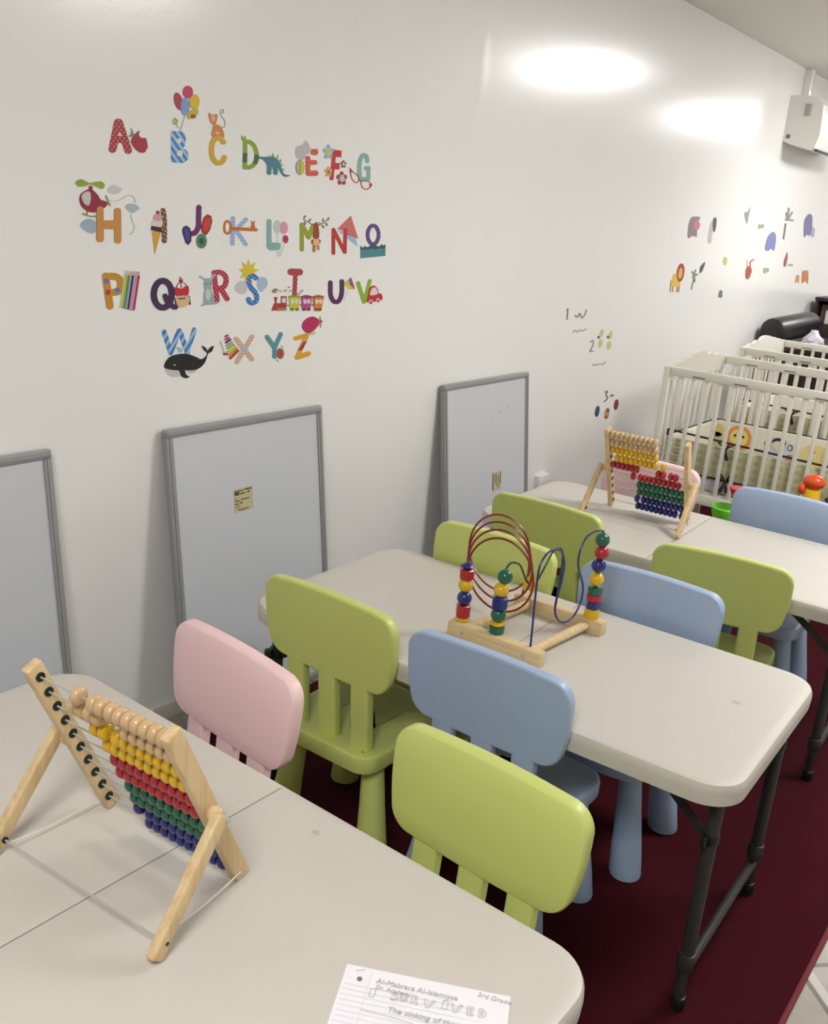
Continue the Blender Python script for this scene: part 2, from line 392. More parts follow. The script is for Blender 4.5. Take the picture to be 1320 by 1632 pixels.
# ------------------------------------------------------------------ whiteboards leaning on the wall
M_alu = mat('satin_aluminium', (150, 150, 150), rough=.4, metal=.0, spec=.6)
M_board = mat('whiteboard_surface', (205, 208, 214), rough=.22, spec=.5)
M_sticker = mat('label_paper', (196, 186, 150), rough=.6)
M_ink = mat('label_print', (72, 64, 44), rough=.6)
def whiteboard(label, y, zt, xb, w_, lab=None, smudge=None):
    """top edge touches the wall at height zt, bottom edge stands xb away from the wall"""
    t = thing('whiteboard', label, 'whiteboard', (0, y, FLOOR), 0, 'whiteboards leaning on the wall')
    L = math.hypot(zt-FLOOR, xb-.03); ang = math.atan2(xb-.03, zt-FLOOR)
    # local frame: across = +y, up the board = tilted z, out = +x
    up = Vector((-math.sin(ang), 0, math.cos(ang))); out = Vector((math.cos(ang), 0, math.sin(ang))); O = Vector((xb, 0, 0))
    T = lambda a, u, n: O+Vector((0, 1, 0))*a+up*u+out*n
    def bar(a0, a1, u0, u1):
        b = BM(); q = box(b, (a0, u0, -.022), (a1, u1, 0), .0025); return b, q
    def place(bm_):
        for v in bm_.verts: v.co = T(*v.co)
        return bm_
    f = .022
    for a0, a1, u0, u1 in ((0, w_, 0, f), (0, w_, L-f, L), (0, f, f, L-f), (w_-f, w_, f, L-f)):
        b = BM(); box(b, (a0, u0, -.022), (a1, u1, 0), .0025)
        # raised bead along the rail
        horiz = (a1-a0) > (u1-u0)
        if horiz: box(b, (a0+.004, (u0+u1)/2-.004, -.002), (a1-.004, (u0+u1)/2+.004, .003))
        else: box(b, ((a0+a1)/2-.004, u0, -.002), ((a0+a1)/2+.004, u1, .003))
        obj('frame', place(b), M_alu, t)
    b = BM(); box(b, (f-.004, f-.004, -.014), (w_-f+.004, L-f+.004, -.006)); obj('panel', place(b), M_board, t)
    if lab:
        a, u, lw, lh, rows = lab
        b = BM(); box(b, (a, u, -.006), (a+lw, u+lh, -.0055)); s = obj('label', place(b), M_sticker, t); s['label'] = 'small cream label printed with dark lines'
        b = BM()
        for (r0, r1, q0, q1) in rows: box(b, (a+lw*r0, u+lh*(1-q1), -.0055), (a+lw*r1, u+lh*(1-q0), -.0052))
        obj('print', place(b), M_ink, s)
    for (a, u, sw, sh) in smudge or []:
        b = BM(); box(b, (a, u, -.006), (a+sw, u+sh, -.0057)); obj('smudge', place(b), mat('board_smudge', (165, 163, 165), rough=.5), t)
    return t
rows = [(.06, .52, .07, .115), (.58, .95, .05, .11), (.06, .30, .13, .27), (.34, .62, .2, .255), (.72, .84, .17, .24), (.04, .16, .4, .43), (.06, .32, .49, .54), (.36, .82, .46, .505), (.05, .26, .62, .67), (.32, .46, .59, .65),
        (.05, .3, .73, .75), (.05, .34, .79, .81), (.2, .76, .88, .92), (.3, .6, .95, .965)]
whiteboard('whiteboard leaning at the left edge of the photo behind the near abacus', -.56, .893, .128, .602)
whiteboard('whiteboard leaning behind the pink chair, cream label at its middle', .392, .8926, .140, .627, (.232, .632, .078, .070, rows))
whiteboard('narrow-looking whiteboard leaning behind the middle table, farthest along the wall', 1.703, .8926, .140, .627, (.345, .437, .07, .08, [(.02, .12, .05, .95), (.25, .33, .1, .6), (.45, .52, .1, .8), (.65, .72, .2, .9), (.85, .93, .05, .7)]),
           [(.33, .745, .012, .004), (.40, .757, .006, .011), (.45, .775, .014, .005)])

# ------------------------------------------------------------------ abaci
M_oak = wood('pale_beech', (216, 190, 146), (200, 170, 124), 2)
M_oaky = wood('pale_beech_bar', (218, 194, 150), (204, 176, 130), 0)
M_rod = mat('steel_rod', (172, 176, 174), rough=.28, spec=.8)
M_cord = mat('white_cord', (225, 222, 212), rough=.8)
BEADC = {'natural': (202, 168, 124), 'yellow': (216, 172, 22), 'red': (166, 30, 40), 'green': (24, 92, 66), 'blue': (28, 34, 112)}
M_bead = {k: mat('lacquered_bead_'+k, c, rough=.28, spec=.5, coat=.25) for k, c in BEADC.items()}
def bead_mesh(k):
    b = BM(); R, h = .0138, .0164
    prof = [(-h/2, .0042), (-h/2+.0004, .006)]+[(-h/2+.0004+(h-.0008)*(.5-.5*math.cos(PI*i/10)), .0062+(R-.0062)*math.sin(PI*i/10)**.8) for i in range(1, 10)]+[(h/2-.0004, .006), (h/2, .0042)]
    lathe(b, (0, 0, 0), (1, 0, 0), prof, 20); return mesh(b, M_bead[k], .9)
BEAD = {k: bead_mesh(k) for k in BEADC}
AW = .278; PT = Vector((0, -.140, .305)); PL = PT.length
def bar_between(p0, p1, wx, wy, bev=.003):
    """square bar from p0 to p1, wx across x, wy in the lean plane, slightly rounded ends"""
    d = Vector(p1)-Vector(p0); L = d.length; z = d.normalized(); x = Vector((1, 0, 0)); x = (x-z*x.dot(z)).normalized(); y = z.cross(x)
    b = BM(); M = Matrix((x, y, z)).transposed().to_4x4(); M.translation = p0
    box(b, (-wx/2, -wy/2, 0), (wx/2, wy/2, L), bev, M, 3); return b
def abacus(label, x, y, a, rows):
    t = thing('abacus', label, 'abacus', (x, y, TH), a, 'wooden abaci with coloured beads')
    lift = Vector((0, 0, .0064))
    for s, px in ((-1, 0), (1, AW)):
        p = obj('post', bar_between(Vector((px, 0, 0))+lift, Vector((px, 0, 0))+PT, .016, .028), M_oak, t)
        b = BM()
        for i in range(10):
            q = Vector((px, 0, 0))+PT*(.935-.0935*i); cyl(b, q+Vector((-s*.008, 0, 0)), q+Vector((-s*.0095, 0, 0)), .0075, seg=14)
        g = obj('grommet', b, M_black, p); g['label'] = 'black rubber grommets where the rods end'
        pv = Vector((px, 0, 0))+PT*.5; lx = px+s*.030
        top = Vector((lx, pv.y-.004, pv.z+.010)); foot = Vector((lx+s*.002, -.197, .0080))
        obj('support_leg', bar_between(foot, top, .016, .024, .004), M_oak, t)
        b = BM(); ball(b, pv+Vector((s*.015, 0, 0)), .0125); obj('pivot_ball', b, M_oak, t)
        b = BM(); cyl(b, Vector((lx+s*.007, pv.y, pv.z)), Vector((lx+s*.0095, pv.y, pv.z)), .004, bev=.001); obj('bolt', b, M_rod, t)
        b = BM(); cyl(b, Vector((lx-s*.008, -.180, .026)), Vector((lx-s*.0105, -.180, .026)), .005, seg=12); cyl(b, Vector((lx+s*.008, -.180, .026)), Vector((lx+s*.0105, -.180, .026)), .003, seg=12); obj('end_cap', b, M_black, t)
        b = BM(); c0 = Vector((lx-s*.011, -.176, .02)); c1 = Vector((px+s*.009, -.008, .018))
        tube(b, [c0.lerp(c1, k/10)+Vector((0, 0, -.006*math.sin(PI*k/10))) for k in range(11)], .0011, 6); obj('cord', b, M_cord, t)
    b = BM(); cyl(b, (-.030, -.180, .026), (AW+.030, -.180, .026), .0015, seg=8); obj('cross_wire', b, M_rod, t)
    for i, (col, fr) in enumerate(rows):
        c = PT*(.935-.0935*i)
        b = BM(); cyl(b, c+Vector((.006, 0, 0)), c+Vector((AW-.006, 0, 0)), .0014, seg=8); obj('rod', b, M_rod, t)
        for f in fr:
            o = obj('bead', BEAD[col], None, t); o.location = c+Vector((.0095+.0082+f*(AW-.019-.0164), 0, 0)); o.rotation_euler = (random.uniform(0, 6), 0, 0)
    return t
SP = .0168/(AW-.019-.0164)
def packR(n, end=1.0): return [end-SP*k for k in range(n)]
def packL(n, st=0.0): return [st+SP*k for k in range(n)]
abacus('beech abacus standing on the nearest table, left foreground', .926, -.452, math.radians(3.8), [
    ('natural', [.30]+[.44, .505]+packR(7)), ('natural', packL(4, .20)+packR(6)), ('yellow', packL(2, .33)+packR(8)), ('yellow', packR(10)),
    ('red', packR(10)), ('red', packR(10, .985)), ('green', packR(10)), ('green', packR(10, .985)), ('blue', [.33]+packR(9, .99)), ('blue', packR(10))])
abacus('beech abacus on the back table in front of the pink chair', .705, 1.838, math.radians(3.2), [
    ('natural', packL(10)), ('natural', packL(10)), ('yellow', packL(10)), ('yellow', packL(9, .06)+[.73]), ('red', packL(6)+[.66, .73, .84, .91]),
    ('red', [.29]+packR(9, .95)), ('green', packR(10)), ('green', packR(10)), ('blue', [.34]+packR(9, .99)), ('blue', packL(9, .35)+[1.0])])

# ------------------------------------------------------------------ bead maze
MZ = Vector((1.06, .64, TH))
t = thing('bead_maze', 'wooden bead maze with red, green and blue wires on the middle table', 'toy', MZ)
V = lambda x, y, z: Vector((x, y, z))-MZ
def mbar(x0, x1, y0, y1):
    b = BM(); box(b, V(x0, y0, TH), V(x1, y1, TH+.0375), .003); return b
o = obj('base_bar', mbar(.926, 1.177, .494, .524), M_oaky, t)
for sx in (.968, 1.136):
    b = BM(); cyl(b, V(sx, .4945, TH+.019), V(sx, .4930, TH+.019), .0055, bev=.0006); cyl(b, V(sx, .4932, TH+.019), V(sx, .4926, TH+.019), .0028, seg=6); obj('screw', b, M_rod, o)
obj('base_bar', mbar(.947, 1.198, .762, .792), M_oaky, t)
for x0, x1 in ((.966, .988), (1.135, 1.156)):
    b = BM(); cyl(b, V(x0, .522, TH+.0195), V(x1, .764, TH+.0195), .0115, seg=20); obj('dowel', b, M_oaky, t)
Mw = {k: mat('enamelled_wire_'+k, c, rough=.3, spec=.6) for k, c in {'red': (124, 26, 22), 'green': (16, 66, 48), 'blue': (32, 34, 104)}.items()}
# red coil: rises from the left front column, four turns, comes down into the back bar
pts = [(.9483, .5223, TH+.03), (.9483, .5223, .70), (.946, .522, .738)]
N = 96
for k in range(1, N+1):
    s = k/N; th = s*7*PI; y = .524+.235*s; cx = 1.036-.146*s; cz = .728-.020*s
    pts.append((cx-.0905*math.cos(th), y, cz+.094*math.sin(th)))
pts += [(.978, .766, .66), (.968, .772, .62), (.964, .776, TH+.03)]
b = BM(); tube(b, catmull([V(*p) for p in pts], 3), .0027, 8); obj('red_wire', b, Mw['red'], t)
blue = [(1.14, .517, .585), (1.14, .515, .642), (1.14, .510, .717), (1.14, .509, .765), (1.14, .514, .799), (1.142, .537, .820), (1.144, .568, .822), (1.147, .595, .811), (1.148, .613, .783), (1.148, .615, .756), (1.148, .609, .721), (1.147, .600, .688), (1.147, .605, .657), (1.149, .623, .634), (1.151, .655, .620), (1.154, .689, .626), (1.156, .713, .653), (1.156, .717, .688), (1.155, .704, .717), (1.154, .684, .745), (1.153, .675, .772), (1.153, .679, .798), (1.154, .694, .820), (1.156, .713, .830), (1.159, .744, .832), (1.1606, .770, .824), (1.1606, .7764, .80), (1.1606, .7764, .585)]
b = BM(); tube(b, catmull([V(*p) for p in blue], 4), .0026, 8); obj('blue_wire', b, Mw['blue'], t)
green = [(1.0446, .5225, .585), (1.0446, .5225, .70), (1.0446, .524, .735), (1.045, .535, .757), (1.045, .548, .764), (1.045, .561, .764), (1.046, .573, .760), (1.047, .594, .749), (1.049, .611, .725), (1.050, .627, .704), (1.051, .643, .692), (1.053, .669, .688), (1.054, .687, .701), (1.055, .708, .725), (1.057, .729, .751), (1.058, .754, .757), (1.060, .774, .747), (1.0605, .781, .725), (1.0608, .782, .692), (1.061, .780, .642), (1.061, .778, .585)]
b = BM(); tube(b, catmull([V(*p) for p in green], 4), .0026, 8); obj('green_wire', b, Mw['green'], t)
def mbead(kind, col, p, r=.0178, h=.03, rz=.2, axis=(0, 0, 1)):
    b = BM(); p = V(*p); d = Vector(axis)
    if kind == 'ball': ball(b, p, r, u=24, v=16)
    elif kind == 'cyl': cyl(b, p-d*h/2, p+d*h/2, r, seg=28, bev=.002)
    elif kind == 'disc': lathe(b, p-d*h/2, d, [(0, r*.75), (h*.2, r*.94), (h*.5, r), (h*.8, r*.94), (h, r*.75)], 28)
    elif kind == 'saucer': lathe(b, p-d*h/2, d, [(0, .004), (h*.15, r*.5), (h*.45, r*.97), (h*.5, r), (h*.55, r*.97), (h*.85, r*.5), (h, .004)], 28)
    elif kind == 'hex':
        o_ = rpoly([(r*math.cos(rz+k*PI/3), r*math.sin(rz+k*PI/3)) for k in range(6)], .003, 3)
        slab(b, o_, [(.002, -h/2), (0, -h/2+.002), (0, h/2-.002), (.002, h/2)], lambda q, z: p+Vector((q.x, q.y, z)))
    elif kind == 'star':
        x, y, z = frame_from(d); ps = []
        for k in range(10):
            rr = r if k % 2 == 0 else r*.58; ps.append((rr*math.cos(k*PI/5+rz), rr*math.sin(k*PI/5+rz)))
        o_ = [Vector(q) for q in ps]
        loft(b, [[p+x*q.x+y*q.y+z*s_ for q in o_] for s_ in (-h/2, h/2)])
    return obj('bead', b, M_bead[col], t)
c1 = (.9483, .5223)
for k, col, z, r, h in (('disc', 'yellow', .6035, .0178, .009), ('hex', 'red', .6245, .0185, .030), ('ball', 'blue', .6565, .0178, 0), ('ball', 'yellow', .6895, .0178, 0), ('hex', 'red', .7175, .0185, .025), ('saucer', 'blue', .7375, .0175, .017)):
    mbead(k, col, (*c1, z), r, h)
c2 = (1.0446, .5225)
for k, col, z, r, h in (('cyl', 'green', .6085, .0178, .020), ('disc', 'yellow', .6235, .0175, .010), ('ball', 'green', .6445, .0178, 0), ('hex', 'blue', .6755, .0200, .029), ('ball', 'yellow', .7065, .0178, 0)):
    mbead(k, col, (*c2, z), r, h, rz=.1)
mbead('ball', 'green', (1.0475, .528, .7385), .0178)
mbead('star', 'yellow', (1.051, .645, .691), .024, .013, .3, (0, .9, -.25))
c3 = (1.1606, .7764)
for k, col, z, r, h in (('cyl', 'yellow', .6115, .0185, .025), ('hex', 'blue', .6345, .0195, .021), ('cyl', 'red', .6535, .0185, .017), ('cyl', 'green', .6715, .0180, .019), ('ball', 'yellow', .7005, .0178, 0), ('ball', 'blue', .7360, .0178, 0), ('ball', 'red', .7700, .0178, 0), ('ball', 'green', .8020, .0178, 0)):
    mbead(k, col, (c3[0]+(.003 if col == 'red' and k == 'ball' else 0), c3[1], z), r, h)

# ------------------------------------------------------------------ sheet of homework
M_paper = mat('lined_paper', (238, 234, 238), rough=.6, spec=.3)
M_pencil = mat('pencil_line', (176, 173, 176), rough=.7); M_rule = mat('ruled_line', (220, 222, 232), rough=.7); M_hole = mat('punch_hole', (120, 112, 106), rough=.8)
P0 = Vector((1.435, -.458, TH+.0005)); px_ = Vector((1.63-1.435, -.36+.458, 0)); PW = px_.length; pa = math.atan2(px_.y, px_.x)
t = thing('paper_sheet', 'white lined paper with pencil writing at the front edge of the nearest table', 'paper', P0, pa)
HL = .16
b = BM()
loops = []
nx = 12
for i in range(nx+1):
    u = PW*i/nx
    loops.append([Vector((u, -v, .0004+.002*(i/nx)**3*math.sin(v*20+.5)+.0012*math.sin(i*.9)**2*0)) for v in [HL*k/10 for k in range(11)]])
loft(b, loops, False, False, closed=False)
sheet = obj('sheet', b, M_paper, t)
b = BM()
for k in range(14):
    v = .034+k*.0088
    if v > HL-.004: break
    box(b, (.004, -v-.0003, .0012), (PW-.012, -v+.0003, .0016))
obj('ruled_lines', b, M_rule, t)
b = BM(); box(b, (.035, -HL+.004, .0012), (.0356, -.004, .0016)); obj('margin_line', b, mat('margin_line', (226, 214, 222), rough=.7), t)
b = BM(); cyl(b, (.022, -.022, .0008), (.022, -.022, .0017), .0034); obj('punch_hole', b, M_hole, t)
def write(body, x, y, s, rot=0, shear=.1, m_=M_pencil):
    me = text_mesh(body, s)
    for v_ in me.vertices:
        a, c = v_.co.x+v_.co.y*shear, v_.co.y
        v_.co = Vector((x+a*math.cos(rot)-c*math.sin(rot), y+a*math.sin(rot)+c*math.cos(rot), .0021+v_.co.z))
    me.materials.append(m_); return obj('handwriting', me, None, t)
write('Al-Mabrara Al-Islamiyya', .044, -.0235, .0112, -.02)
write('Dr. Academy', .045, -.0335, .0088, -.02)
write('3rd Grade', PW-.043, -.0115, .0105, -.08)
write('The sinking of the', .067, -.066, .012, -.03)
b = BM(); 
for q in ([(.014, -.010), (.026, -.0055)], [(.035, -.072), (.075, -.0735), (.12, -.079)]): tube(b, [Vector((a, c, .002)) for a, c in q], .0004, 4)
def outline_glyph(strokes, ox, oy, s):
    for st in strokes: tube(b, [Vector((ox+a*s, oy+c*s, .0021)) for a, c in st], .00042, 4)
hollow = {'I': [[(0, 0), (.5, 0), (.5, 1), (0, 1), (0, 0)]],
 'S': [[(.7, .85), (.4, 1), (.1, .85), (.1, .6), (.6, .4), (.6, .15), (.35, 0), (.05, .15)], [(.7, .7), (.45, .8), (.3, .72), (.75, .5), (.8, .15), (.45, -.1), (.05, 0)]],
 'U': [[(0, 1), (0, .1), (.3, 0), (.6, .1), (.6, 1), (.42, 1), (.42, .25), (.3, .2), (.18, .25), (.18, 1), (0, 1)]],
 'R': [[(0, 0), (0, 1), (.5, 1), (.6, .75), (.4, .5), (.7, 0), (.5, 0), (.2, .45), (.2, 0), (0, 0)], [(.2, .85), (.4, .85), (.4, .65), (.2, .65)]],
 'V': [[(0, 1), (.3, 0), (.5, 0), (1.1, 1), (.85, 1), (.42, .25), (.2, 1), (0, 1)]],
 'E': [[(0, 0), (0, 1), (.6, 1), (.6, .8), (.2, .8), (.2, .6), (.5, .6), (.5, .42), (.2, .42), (.2, .2), (.6, .2), (.6, 0), (0, 0)]],
 'D': [[(0, 0), (0, 1), (.35, 1), (.65, .7), (.65, .3), (.35, 0), (0, 0)], [(.2, .25), (.2, .78), (.4, .6), (.4, .4), (.2, .25)]]}
for ch, ox, oy in (('I', .040, -.0485), ('S', .066, -.0455), ('U', .080, -.0455), ('R', .094, -.0455), ('V', .110, -.0475), ('I', .134, -.0435), ('V', .145, -.0455), ('E', .166, -.0450), ('D', .181, -.0450)):
    outline_glyph(hollow[ch], ox, oy, .0135)
obj('hollow_letters', b, M_pencil, t)

# ------------------------------------------------------------------ cribs
M_crib = mat('ivory_crib_paint', (225, 221, 208), rough=.4, spec=.45)
M_clip = mat('grey_rail_clip', (120, 116, 106), rough=.5)
CL, CW, CT = 1.37, .75, .90
def crib_parts():
    out = []
    def add(n, b, m_=M_crib): out.append((n, mesh(b, m_)))
    for x in (0, CL):
        for y in (0, CW):
            b = BM(); box(b, (x-.015, y-.015, 0), (x+.015, y+.015, CT), .004); add('post', b)
    for y in (0, CW):
        b = BM(); box(b, (.019, y-.014, CT-.042), (CL-.019, y+.014, CT), .005); add('top_rail', b)
        b = BM(); box(b, (.019, y-.012, .275), (CL-.019, y+.012, .325), .004); add('bottom_rail', b)
        n = 20
        for i in range(n):
            x = .019+(CL-.038)*(i+.75)/(n+.5); b = BM(); box(b, (x-.0095, y-.006, .32), (x+.0095, y+.006, CT-.04), .003); add('slat', b)
        b = BM()
        for cx in (.16, .36, .72, 1.1): box(b, (cx-.03, y-.0155, CT-.034), (cx+.03, y-.013, CT-.028))
        add('rail_clip', b, M_clip)
    for x in (0, CL):
        prof = [(0, -.004), (.05, .002), (.10, .014), (.15, .011), (.20, .027), (.26, .024), (.30, .040), (.375, .046), (.45, .040), (.49, .024), (.55, .027), (.60, .011), (.65, .014), (.70, .002), (CW, -.004)]
        top = catmull([Vector((y, CT+z)) for y, z in prof], 5)
        o = [Vector((CW-.019, CT-.075)), Vector((.019, CT-.075))]; ol = [Vector((max(.019, min(CW-.019, p.x)), p.y)) for p in top]
        pts = [o[1]]+ol+[o[0]]
        b = BM(); loft(b, [[Vector((x+s, p.x, p.y)) for p in pts] for s in (-.010, .010)]); add('headboard' if x == 0 else 'footboard', b)
        b = BM(); box(b, (x-.011, .019, .275), (x+.011, CW-.019, .325), .003); add('end_rail', b)
        for i in range(9):
            y = .019+(CW-.038)*(i+.75)/9.5; b = BM(); box(b, (x-.006, y-.0095, .32), (x+.006, y+.0095, CT-.07), .003); add('slat', b)
    b = BM(); box(b, (.02, .015, .318), (CL-.02, CW-.015, .334)); add('base_board', b)
    return out
CP = crib_parts()
def crib(label, x, y, a=0):
    t = thing('baby_crib', label, 'crib', (x, y, 0), a, 'white slatted baby cribs')
    for n, me in CP: obj(n, me, None, t)
crib('white slatted baby crib nearer to the tables', .312, 3.156, .0)
crib('white slatted baby crib standing behind the nearer crib', .245, 4.415, .0)
M_sheet = mat('lavender_white_sheet', (205, 198, 204), rough=.9)
def mattress(label, x, y):
    b = BM(); box(b, (.03, .03, .335), (CL-.03, CW-.03, .405), .02, seg=3)
    o = obj('crib_mattress', b, M_sheet); o.location = (x, y, 0); tag(o, label, 'mattress', 'crib mattresses')
mattress('pale lavender mattress inside the nearer crib, below its padded bumper', .312, 3.156)
mattress('pale mattress inside the crib behind, seen through the slats', .245, 4.415)
# padded bumpers
M_pip = mat('dark_brown_piping', (40, 26, 20), rough=.7)
M_cream = mat('cream_quilt', (226, 220, 202), rough=.9, bump=.3, bscale=60)
M_chk = pattern('cream_check_quilt', (202, 198, 160), (182, 178, 142), 'dots', 26, 0, .33, .9)
# the checked cloth lies in the X-Z plane of the near pad, so its pattern axes are swapped
for n_ in M_chk.node_tree.nodes:
    if n_.type == 'MAPPING': n_.inputs['Rotation'].default_value = (0, 0, PI/2)
def bumper(label, x, y, motifs=True):
    t = thing('crib_bumper', label, 'bumper', (x, y, 0), 0, 'padded crib bumpers')
    z0, z1 = .407, .560
    def pad(lo, hi, m_):
        b = BM(); box(b, lo, hi, .008, seg=3); return obj('pad', b, m_, t)
    pad((.035, .024, z0), (CL-.035, .046, z1), M_chk); pad((.035, CW-.046, z0), (CL-.035, CW-.024, z1), M_cream)
    pad((.024, .045, z0), (.046, CW-.045, z1), M_cream); pad((CL-.046, .045, z0), (CL-.024, CW-.045, z1), M_cream)
    for z in (z0, z1):
        b = BM(); s = .035
        ring = [(.06, s), (CL-.06, s), (CL-.035, .06), (CL-.035, CW-.06), (CL-.06, CW-s), (.06, CW-s), (.035, CW-.06), (.035, .06)]
        ring = [(s+.004, s-.008), (CL-.04, s-.008), (CL-.028, .05), (CL-.028, CW-.05), (CL-.05, CW-.03), (.05, CW-.03), (.03, CW-.06), (.026, .06)]
        P = [Vector((a, c, z+(.035 if i == 0 and z == z1 else 0))) for i, (a, c) in enumerate(ring)]
        fine = []
        for i in range(len(P)):
            for k in range(6): fine.append(P[i].lerp(P[(i+1) % len(P)], k/6))
        tube(b, fine+[fine[0]], .0052, 8); obj('piping', b, M_pip, t)
        for cx in ((.335,) if z == z1 else (.36,))+(.85,):
            b = BM()
            for s1, s2 in ((1, .9), (-1, .9), (.6, -1.4), (-.5, -1.5)):
                c = Vector((cx, .012, z)); lp = [c, c+Vector((s1*.018, -.006, s2*.016)), c+Vector((s1*.034, -.010, s2*.030)), c+Vector((s1*.020, -.008, s2*.034)), c+Vector((s1*.006, -.004, s2*.014))]
                tube(b, catmull(lp, 4), .0042, 6)
            ball(b, (cx, .010, z), .008); obj('bow', b, M_pip, t)
    if motifs:
        yy = CW-.047
        def disc(n, col, cx, cz, rx, rz_, lay=0):
            b = BM(); loft(b, [[Vector((cx+rx*math.cos(2*PI*k/28), yy-.0015*(lay+s), cz+rz_*math.sin(2*PI*k/28))) for k in range(28)] for s in (0, 1.5)]); return obj(n, b, mat('print_'+n+str(col[0]), col, rough=.9), t)
        disc('chick_print', (214, 200, 120), .055, .505, .034, .036); disc('chick_print', (204, 192, 150), .055, .45, .042, .045)
        disc('lion_mane', (226, 150, 74), .175, .485, .068, .066); disc('lion_face', (226, 214, 130), .175, .485, .048, .046, 2)
        for dx in (-.022, .022): disc('lion_eye', (40, 34, 30), .175+dx, .495, .006, .007, 4)
        disc('monkey_head', (200, 212, 208), .385, .475, .075, .058)
        disc('monkey_hair', (52, 46, 40), .385, .505, .036, .022, 2); disc('monkey_face', (222, 208, 184), .385, .487, .032, .024, 4)
        for dx in (-.06, .06): disc('monkey_ear', (52, 46, 40), .385+dx, .487, .013, .017, 2); disc('monkey_inner_ear', (224, 214, 190), .385+dx, .487, .008, .012, 4)
        disc('pig_print', (206, 140, 140), .46, .43, .03, .022)
        disc('duck_print', (224, 206, 136), .575, .47, .075, .06); disc('duck_print', (214, 196, 120), .65, .48, .05, .05, 2); disc('duck_eye', (40, 34, 30), .565, .49, .005, .006, 3)
bumper('cream padded bumper with animal prints and brown bows in the nearer crib', .312, 3.156)
bumper('plain cream padded bumper inside the crib behind', .245, 4.415, False)

# ------------------------------------------------------------------ dark cabinets, bolster and bag behind the cribs
M_brown = wood('dark_wenge_wood', (50, 34, 32), (36, 24, 24), 0)
M_leather = mat('black_leather', (26, 27, 28), rough=.35, spec=.5, bump=.2, bscale=160)
t = thing('low_cabinet', 'dark brown low cabinet along the wall behind the cribs', 'cabinet', (0, 5.33, FLOOR))
b = BM(); box(b, (.02, 0, 0), (1.25, 1.15, .82), .004); obj('body', b, M_brown, t)
b = BM(); box(b, (.012, -.015, .82), (1.27, 1.165, .85), .005); obj('top', b, M_brown, t)
for k in range(3):
    b = BM(); box(b, (.05+k*.40, -.012, .08), (.42+k*.40, 0, .78), .003); d_ = obj('door', b, M_brown, t)
    b = BM(); cyl(b, (.39+k*.40, -.03, .5), (.39+k*.40, -.012, .5), .009); obj('knob', b, M_rod, d_)
M_note = mat('white_notice_paper', (236, 232, 224), rough=.7)
for k, (x, z, s) in enumerate(((.27, .725, .05), (.42, .72, .055), (.57, .715, .07))):
    b = BM(); box(b, (x-s/2, 5.3165, z-.045), (x+s/2, 5.3178, z+.045)); o = obj('paper_notice', b, M_note)
    tag(o, ['small white notice on the low dark cabinet, closest to the wall', 'middle small white notice on the low dark cabinet', 'right-hand white notice on the low dark cabinet'][k], 'notice', 'white notices on the dark cabinet')
b = BM(); y0, y1 = 5.34, 6.00; zc, xc, R = .842+.083, .13, .085
lathe(b, (xc-.02, y0, zc), (.06, y1-y0, .03), [(0, .02), (.002, R*.8), (.004, R*.86), (.012, R*.96), (.03, R), (.63, R), (.65, R*.96), (.662, R*.8)], 36)
o = obj('bolster', b, M_leather); tag(o, 'black cylindrical leather bolster lying on the dark cabinet by the wall', 'bolster')
b = BM(); q = ball(b, (.36, 5.43, .885), .05, (1.35, .9, .95), 18, 14)
for v in b.verts:
    n = (v.co-Vector((.36, 5.43, .885))).normalized(); k = 1+.22*math.sin(n.x*9+n.z*5)*math.cos(n.y*8+n.z*7)
    v.co = Vector((.36, 5.43, .885))+(v.co-Vector((.36, 5.43, .885)))*k
    if n.z > .7: v.co.z += .03*(n.z-.7)/.3
    v.co.z = max(v.co.z, .841)
o = obj('crumpled_bag', b, mat('lavender_plastic', (206, 200, 214), rough=.5)); tag(o, 'crumpled lavender-white bag on the dark cabinet', 'bag')
t = thing('tall_cabinet', 'tall dark brown cabinet with an open niche at the far right', 'cabinet', (0, 6.52, FLOOR))
for lo, hi in (((.045, 0, 0), (.9, .45, .93)), ((.045, .42, .93), (.9, .45, 1.10)), ((.045, 0, .93), (.065, .42, 1.10)), ((.875, 0, .93), (.9, .42, 1.10))):
    b = BM(); box(b, lo, hi, .003); obj('panel', b, M_brown, t)
b = BM(); box(b, (.038, -.01, 1.10), (.91, .46, 1.125), .004); obj('top', b, M_brown, t)
b = BM(); box(b, (.075, 6.60, .922), (.25, 6.70, 1.06), .004); o = obj('photo_frame', b, mat('dusky_pink_frame', (128, 96, 92), rough=.5)); tag(o, 'dusky pink boxed frame standing in the niche of the tall dark cabinet', 'frame')
b = BM(); box(b, (.12, 6.57, .922), (.21, 6.597, 1.02), .004); o = obj('white_card', b, M_note); tag(o, 'white card standing before the pink frame in the cabinet niche', 'card')

# ------------------------------------------------------------------ air conditioner
M_ac = mat('white_ac_plastic', (232, 230, 224), rough=.3)
t = thing('air_conditioner', 'white wall-mounted air conditioner at the upper right', 'air conditioner', (0, 5.2, 0))
pr = [(0, 2.088), (.05, 2.07), (.178, 2.042), (.196, 2.055), (.215, 2.125), (.214, 2.20), (.203, 2.30), (.165, 2.343), (.10, 2.352), (0, 2.352)]
b = BM(); loft(b, [[Vector((x, y, z)) for x, z in pr] for y in (0, .85)]); obj('body', b, M_ac, t, .5)
b = BM(); box(b, (.10, -.004, 2.235), (.138, .0005, 2.305), .001); obj('recessed_panel', b, mat('ac_grey_recess', (176, 172, 162), rough=.5), t)
b = BM()
for k in range(4): box(b, (.018+k*.006, -.002, 2.105), (.021+k*.006, .0005, 2.128))
obj('vent_slot', b, mat('dark_vent', (60, 58, 52), rough=.6), t)
b = BM(); box(b, (.184, .05, 2.0415), (.202, .80, 2.0525), .001, M=None); obj('air_slot', b, M_black, t)
